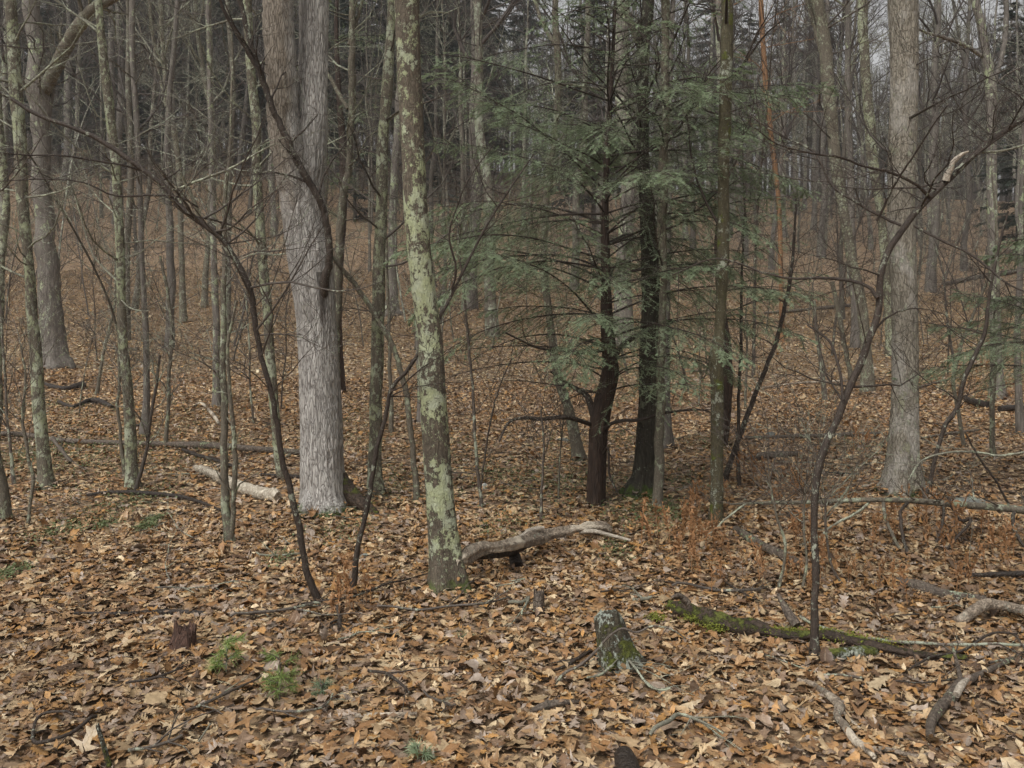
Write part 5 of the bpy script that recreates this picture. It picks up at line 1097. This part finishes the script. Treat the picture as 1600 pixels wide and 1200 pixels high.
def frond_mesh(r, h):
    b = MB(); k = 9; u = np.linspace(0, 1, k); lean = r.normal(0, .13, 2)
    P = np.stack([lean[0] * h * u ** 2, lean[1] * h * u ** 2, h * u], 1); tubes(b, P[None], (0.0022 * (1.1 - u))[None], 4)
    n = 34; v = r.uniform(.4, 1, n); c = np.stack([np.interp(v, u, P[:, i]) for i in range(3)], 1); az = r.random(n) * 6.3
    d = unit(np.stack([np.cos(az) * .3, np.sin(az) * .3, r.uniform(-.3, 1, n)], 1)); l = (.02 + .05 * np.sin(np.clip((v - .35) / .65, 0, 1) * PI))[:, None] * r.uniform(.6, 1.1, (n, 1)) * h / .33
    w = unit(np.cross(d, r.normal(size=(n, 3)))) * .0045 * r.uniform(.5, 1.4, (n, 1)); m = c + d * l * .5 + r.normal(size=(n, 3)) * .004
    V = np.stack([c, m + w, c + d * l, m - w], 1).reshape(-1, 3); b.add(V, np.arange(len(V)).reshape(-1, 4)); return b
fr = np.random.default_rng(17); protos = []
for k in range(6):
    t = thing('dead_fern', '', 'fern', (0, 0, 0)); h = fr.uniform(.17, .32)
    for q in range(3 + k % 3):
        o = frond_mesh(fr, h * fr.uniform(.7, 1.1)).build('frond', M_FERN, t); o.location = (fr.normal(0, .05), fr.normal(0, .05), 0); o.rotation_euler = (0, 0, fr.random() * 6)
    protos.append(t)
spots = [(1095, 815), (1075, 830), (1085, 845), (1110, 848), (1100, 870), (1068, 882), (1060, 862), (1045, 860), (1035, 858), (1085, 893), (1120, 872), (1145, 870), (1145, 902), (1115, 925), (1090, 800), (1180, 888), (1190, 922), (1240, 910), (1290, 905), (1330, 880),
         (1350, 862), (1390, 850), (1400, 822), (1365, 815), (1440, 830), (1452, 812), (1500, 850), (1530, 870), (1570, 900), (1592, 880), (1540, 840), (1580, 838), (1330, 920), (1215, 790), (1245, 780), (1205, 730), (1350, 710), (1348, 700), (1010, 850), (1030, 880), (1480, 895), (1512, 930), (1240, 860), (1300, 850), (1420, 800),
         (1560, 870), (1310, 800), (1165, 845), (1130, 790), (1575, 610), (1532, 590), (1515, 582), (1588, 625), (555, 948), (543, 962), (200, 935), (1405, 955), (1270, 935), (1180, 765), (1345, 770)]
for k, (px, py) in enumerate([q for i_, q in enumerate(spots) if i_ % 4 != 3]):
    g = gp(px, py); s = fr.uniform(.8, 1.25)
    if 'dead_fern' and k < 6: o = protos[k]; o.location = tuple(g); o.scale = (s, s, s)
    else: o = copy_tree(protos[k % 6], tuple(g), fr.random() * 6.3, s)
    meta(o, 'shrivelled orange brown fern clump standing in the leaf litter', 'fern', 'dead brown ferns')

# ---------------------------------------------------------------- the woods behind: bare trees, saplings, conifers, each a thing of its own
def bare_variant(seed, Ht, r0, tm, twm, fork=False, low=10):
    r = np.random.default_rng(seed); t = thing('bare_tree', '', 'tree', (0, 0, 0))
    n = 12; z = np.linspace(-.4, Ht, n); lean = r.normal(0, .035, 2)
    x = lean[0] * z + np.cumsum(r.normal(0, .07, n)); y = lean[1] * z + np.cumsum(r.normal(0, .07, n)); x -= x[0]; y -= y[0]
    P, R = resample(np.stack([x, y, z], 1), r0 * (1.0 - .82 * np.linspace(0, 1, n) ** 1.1) * np.where(np.arange(n) == 0, 1.5, 1), .35)
    b = MB(); tubes(b, P[None], R[None], 10, True, .04, seed)
    if fork:
        k = int(len(P) * r.uniform(.3, .5)); az = r.random() * 6.3
        d = unit(np.array([math.cos(az) * .28, math.sin(az) * .28, 1])); Q = [P[k]]
        for i in range(9): d = unit(d + r.normal(size=3) * .05 + [0, 0, .05]); Q.append(Q[-1] + d * (Ht - P[k][2]) / 9)
        q, rr = resample(Q, R[k] * .75 * (1 - .8 * np.linspace(0, 1, 10)), .4); tubes(b, q[None], rr[None], 8, False, .04, seed)
    b.build('trunk', tm, t)
    c = MB(); ni = 20; hh = r.uniform(.28, 1, ni) ** .8; ii = (hh * (len(P) - 2)).astype(int); az = r.random(ni) * 6.3; el = r.uniform(.45, 1.1, ni)
    D = np.stack([np.cos(az) * np.sin(el), np.sin(az) * np.sin(el), np.cos(el)], 1)
    grow(c, P[ii], D, (Ht * .24) * (1.25 - hh) * r.uniform(.6, 1.2, ni) + .6, R[ii] * .5, 4, r, 4, 6, .17, .06, (7, 5, 4), ratio=(.3, .6), rmin=.004)
    nl = low; zz = r.uniform(.06, .4, nl); ii = (zz * (len(P) - 2)).astype(int).clip(1); az = r.random(nl) * 6.3; D = np.stack([np.cos(az), np.sin(az), r.uniform(-.1, .5, nl)], 1)
    grow(c, P[ii], D, r.uniform(.5, 2.0, nl), np.full(nl, .012), 3, r, 4, 6, .2, .03, (5, 4), rmin=.0035)
    c.build('crown', twm, t); return t
variants = [bare_variant(200 + k, (15, 18, 13, 20, 12, 16, 19, 14, 11, 17)[k], (.09, .14, .07, .19, .06, .11, .16, .08, .05, .12)[k], (M_FAR, M_FARG, M_FAR, M_FARG, M_FAR, M_FAR, M_FARG, M_FAR, M_FAR, M_FAR)[k], (M_TWIGF, M_TWIGF, M_TWIGG, M_TWIGF, M_TWIGF, M_TWIGF, M_TWIGF, M_TWIGF, M_TWIGG, M_TWIGF)[k], k in (1, 4, 7), 14) for k in range(10)]
br = np.random.default_rng(321)
def place(n, y0, y1, fx, mind, taken, r, x0=-1, x1=1):
    out = []; tries = 0
    while len(out) < n and tries < 60000:
        tries += 1
        y = math.sqrt(r.random() * (y1 * y1 - y0 * y0) + y0 * y0); x = r.uniform(x0, x1) * (fx * y + 3)
        if all((x - a) ** 2 + (y - b) ** 2 > mind * mind for a, b in taken): out.append((x, y)); taken.append((x, y))
    return out
taken = [(o.location.x, o.location.y) for o in sc.objects if o.type == 'EMPTY' and o.get('category') == 'tree' and o.location.y > 9]
def put(proto_list, spots_, label_fn, group, r, smin=.8, smax=1.2):
    used = set()
    for k, (x, y) in enumerate(spots_):
        j = int(r.integers(len(proto_list))); s = r.uniform(smin, smax); loc = (x, y, float(H(x, y)) - .05)
        if j in used: o = copy_tree(proto_list[j], loc, r.random() * 6.3, s)
        else: used.add(j); o = proto_list[j]; o.location = loc; o.rotation_euler = (0, 0, r.random() * 6.3); o.scale = (s, s, s)
        meta(o, label_fn, None, group)
    for j, p in enumerate(proto_list):
        if j not in used:
            for c in list(p.children): bpy.data.objects.remove(c)
            bpy.data.objects.remove(p)
put(variants, place(255, 19, 104, .56, 1.7, taken, br), 'bare leafless tree standing in the crowded woods on the slope', 'bare trees of the woods behind', br)

def sapling_variant(seed, Ht):
    r = np.random.default_rng(seed); t = thing('bare_sapling', '', 'sapling', (0, 0, 0)); b = MB(); n = 8
    z = np.linspace(-.1, Ht, n); l = r.normal(0, .16, 2); bend = r.normal(0, .05, 2)
    P, R = resample(np.stack([l[0] * z + bend[0] * z * z + np.cumsum(r.normal(0, .025, n)), l[1] * z + bend[1] * z * z, z], 1), .004 + Ht * .0045 * (1 - .85 * np.linspace(0, 1, n)), .12)
    tubes(b, P[None], R[None], 7, False, .06, seed); b.build('stem', (M_FAR, M_TWIG, M_TWIG)[seed % 3], t)
    c = MB(); k = int(8 + Ht * 3); ii = r.integers(len(P) // 5, len(P), k); az = r.random(k) * 6.3; el = r.uniform(.5, 1.3, k)
    D = np.stack([np.cos(az) * np.sin(el), np.sin(az) * np.sin(el), np.cos(el)], 1)
    grow(c, P[ii], D, Ht * .16 * r.uniform(.5, 1.4, k) + .15, np.minimum(R[ii] * .6, .008), 3, r, 3, 6, .17, .05, (6, 4), rmin=.0024); c.build('crown', (M_TWIG, M_TWIGF, M_TWIGF)[seed % 3], t); return t
svar = [sapling_variant(500 + k, (2.2, 3.2, 4.2, 5.5, 1.6, 3.6, 7.0, 2.8)[k]) for k in range(8)]
ss = place(205, 11.5, 48, .56, .8, taken, br) + place(90, 48, 82, .55, 1.0, taken, br)
put(svar, ss, 'thin bare sapling among the trunks on the leafy slope', 'bare saplings of the understorey', br, .7, 1.2)

def conifer_variant(seed, Ht, bare):
    r = np.random.default_rng(seed); t = thing('conifer', '', 'tree', (0, 0, 0)); b = MB(); P, R = resample(np.array([[0, 0, -.4], [r.normal(0, .15), 0, Ht * .5], [0, 0, Ht]]), [.17 * Ht / 18, .11 * Ht / 18, .015], .6)
    tubes(b, P[None], R[None], 9, False, .04, seed); b.build('trunk', M_FARG if seed % 2 else M_DARK, t)
    lim = MB(); f = MB(); n = int(Ht * 8.5); zz = Ht * (bare + (1 - bare) * r.random(n) ** .9); az = r.random(n) * 6.3
    L = (.8 + 3.2 * (1 - (zz / Ht - bare) / (1 - bare)) ** .8) * r.uniform(.6, 1.1, n) * Ht / 18
    D = np.stack([np.cos(az), np.sin(az), r.uniform(-.05, .3, n)], 1); S = np.stack([np.zeros(n), np.zeros(n), zz], 1)
    Q = grow(lim, S, D, L, np.full(n, .02), 1, r, 3, 6, .06, -.07)
    nd = int(Ht * 2.2); d2 = r.random(nd) * 6.3
    grow(lim, np.stack([np.zeros(nd), np.zeros(nd), r.uniform(.08 * Ht, bare * Ht + 1, nd)], 1), np.stack([np.cos(d2), np.sin(d2), r.uniform(-.2, .15, nd)], 1), r.uniform(.6, 2.2, nd), np.full(nd, .012), 3, r, 3, 5, .12, -.03, (6, 4), rmin=.003)
    lim.build('limbs', M_TWIGF, t)
    m = 66; u = r.uniform(.15, 1, (n, m)); f0 = u * 5; i0 = np.minimum(f0.astype(int), 4); fr_ = (f0 - i0)[..., None]; mi = np.arange(n)[:, None]
    c = Q[mi, i0] * (1 - fr_) + Q[mi, i0 + 1] * fr_; T = unit(Q[mi, i0 + 1] - Q[mi, i0]); Sd = unit(np.cross(T, [0, 0, 1.0])); sg = np.where(r.random((n, m, 1)) < .5, 1, -1)
    d = unit(T * .7 + Sd * sg + np.array([0, 0, -.18]) + r.normal(size=(n, m, 3)) * .2); l = (L[:, None, None] * .26 * (1.2 - u[..., None]) + .12) * r.uniform(.5, 1.2, (n, m, 1))
    w = unit(np.cross(d, np.array([0, 0, 1.0]) + r.normal(size=(n, m, 3)) * .3)) * (.035 + .03 * r.random((n, m, 1)))
    e = c + d * l; V = np.stack([c, c + d * l * .45 + w, e + [0, 0, -.03], c + d * l * .45 - w], 2).reshape(-1, 3); f.add(V, np.arange(len(V)).reshape(-1, 4)); f.build('crown', M_FGREEN, t); return t
cvar = [conifer_variant(700 + k, (17, 20, 14, 22, 9)[k], (.12, .2, .06, .25, .03)[k]) for k in range(5)]
cs = place(80, 60, 94, .5, 2.4, taken, br, -1, -.05) + place(16, 76, 104, .5, 3.4, taken, br, -.2, 1) + place(3, 34, 50, .56, 3.0, taken, br, -.3, 1)
put(cvar, cs, 'dark needled conifer standing among the bare trees on the hillside', 'conifers on the hillside', br, .8, 1.15)

# the wood goes on beyond the crest: one mass
b = MB(); far = np.random.default_rng(55)
fx = far.uniform(-120, 120, 1150); fy = far.uniform(98, 165, 1150); fz = H(fx, fy); fh = far.uniform(14, 22, 1150)
P = np.stack([np.stack([fx, fy, fz - .5], 1), np.stack([fx + far.normal(0, .5, 1150), fy, fz + fh * .5], 1), np.stack([fx + far.normal(0, 1, 1150), fy, fz + fh], 1)], 1)
tubes(b, P, far.uniform(.06, .2, 1150)[:, None] * np.array([[1.2, .8, .2]]), 5)
n = 1150 * 7; ii = np.repeat(np.arange(1150), 7); u = far.uniform(.2, .95, n); S = P[ii, 0] * (1 - u[:, None]) + P[ii, 2] * u[:, None]; az = far.random(n) * 6.3
grow(b, S, np.stack([np.cos(az), np.sin(az), far.uniform(.2, 1.4, n)], 1), far.uniform(1.5, 4, n), np.full(n, .035), 3, far, 3, 4, .17, .05, (5, 4), rmin=.010)
meta(b.build('distant_woods', M_TWIGF), 'grey brown mass of bare trees beyond the crest of the slope', 'woods', kind='stuff')

# ---------------------------------------------------------------- damp air
hb_ = MB(); X0, X1, Y0_, Y1, Z0, Z1 = -270.0, 270.0, -70.0, 310.0, -6.0, 48.0
hb_.add([(X0, Y0_, Z0), (X1, Y0_, Z0), (X1, Y1, Z0), (X0, Y1, Z0), (X0, Y0_, Z1), (X1, Y0_, Z1), (X1, Y1, Z1), (X0, Y1, Z1)], [(0, 3, 2, 1), (4, 5, 6, 7), (0, 1, 5, 4), (1, 2, 6, 5), (2, 3, 7, 6), (3, 0, 4, 7)])
hm = bpy.data.materials.new('damp_air'); hm.use_nodes = True; nt = hm.node_tree
for n_ in list(nt.nodes): nt.nodes.remove(n_)
oo = nt.nodes.new('ShaderNodeOutputMaterial'); pv = nt.nodes.new('ShaderNodeVolumePrincipled'); pv.inputs['Density'].default_value = 0.0009; pv.inputs['Color'].default_value = (.87, .87, .86, 1); pv.inputs['Anisotropy'].default_value = 0.2
nt.links.new(pv.outputs[0], oo.inputs['Volume'])
meta(hb_.build('haze', hm, smooth=False), 'thin damp mist greying the far trees', 'haze', kind='stuff')
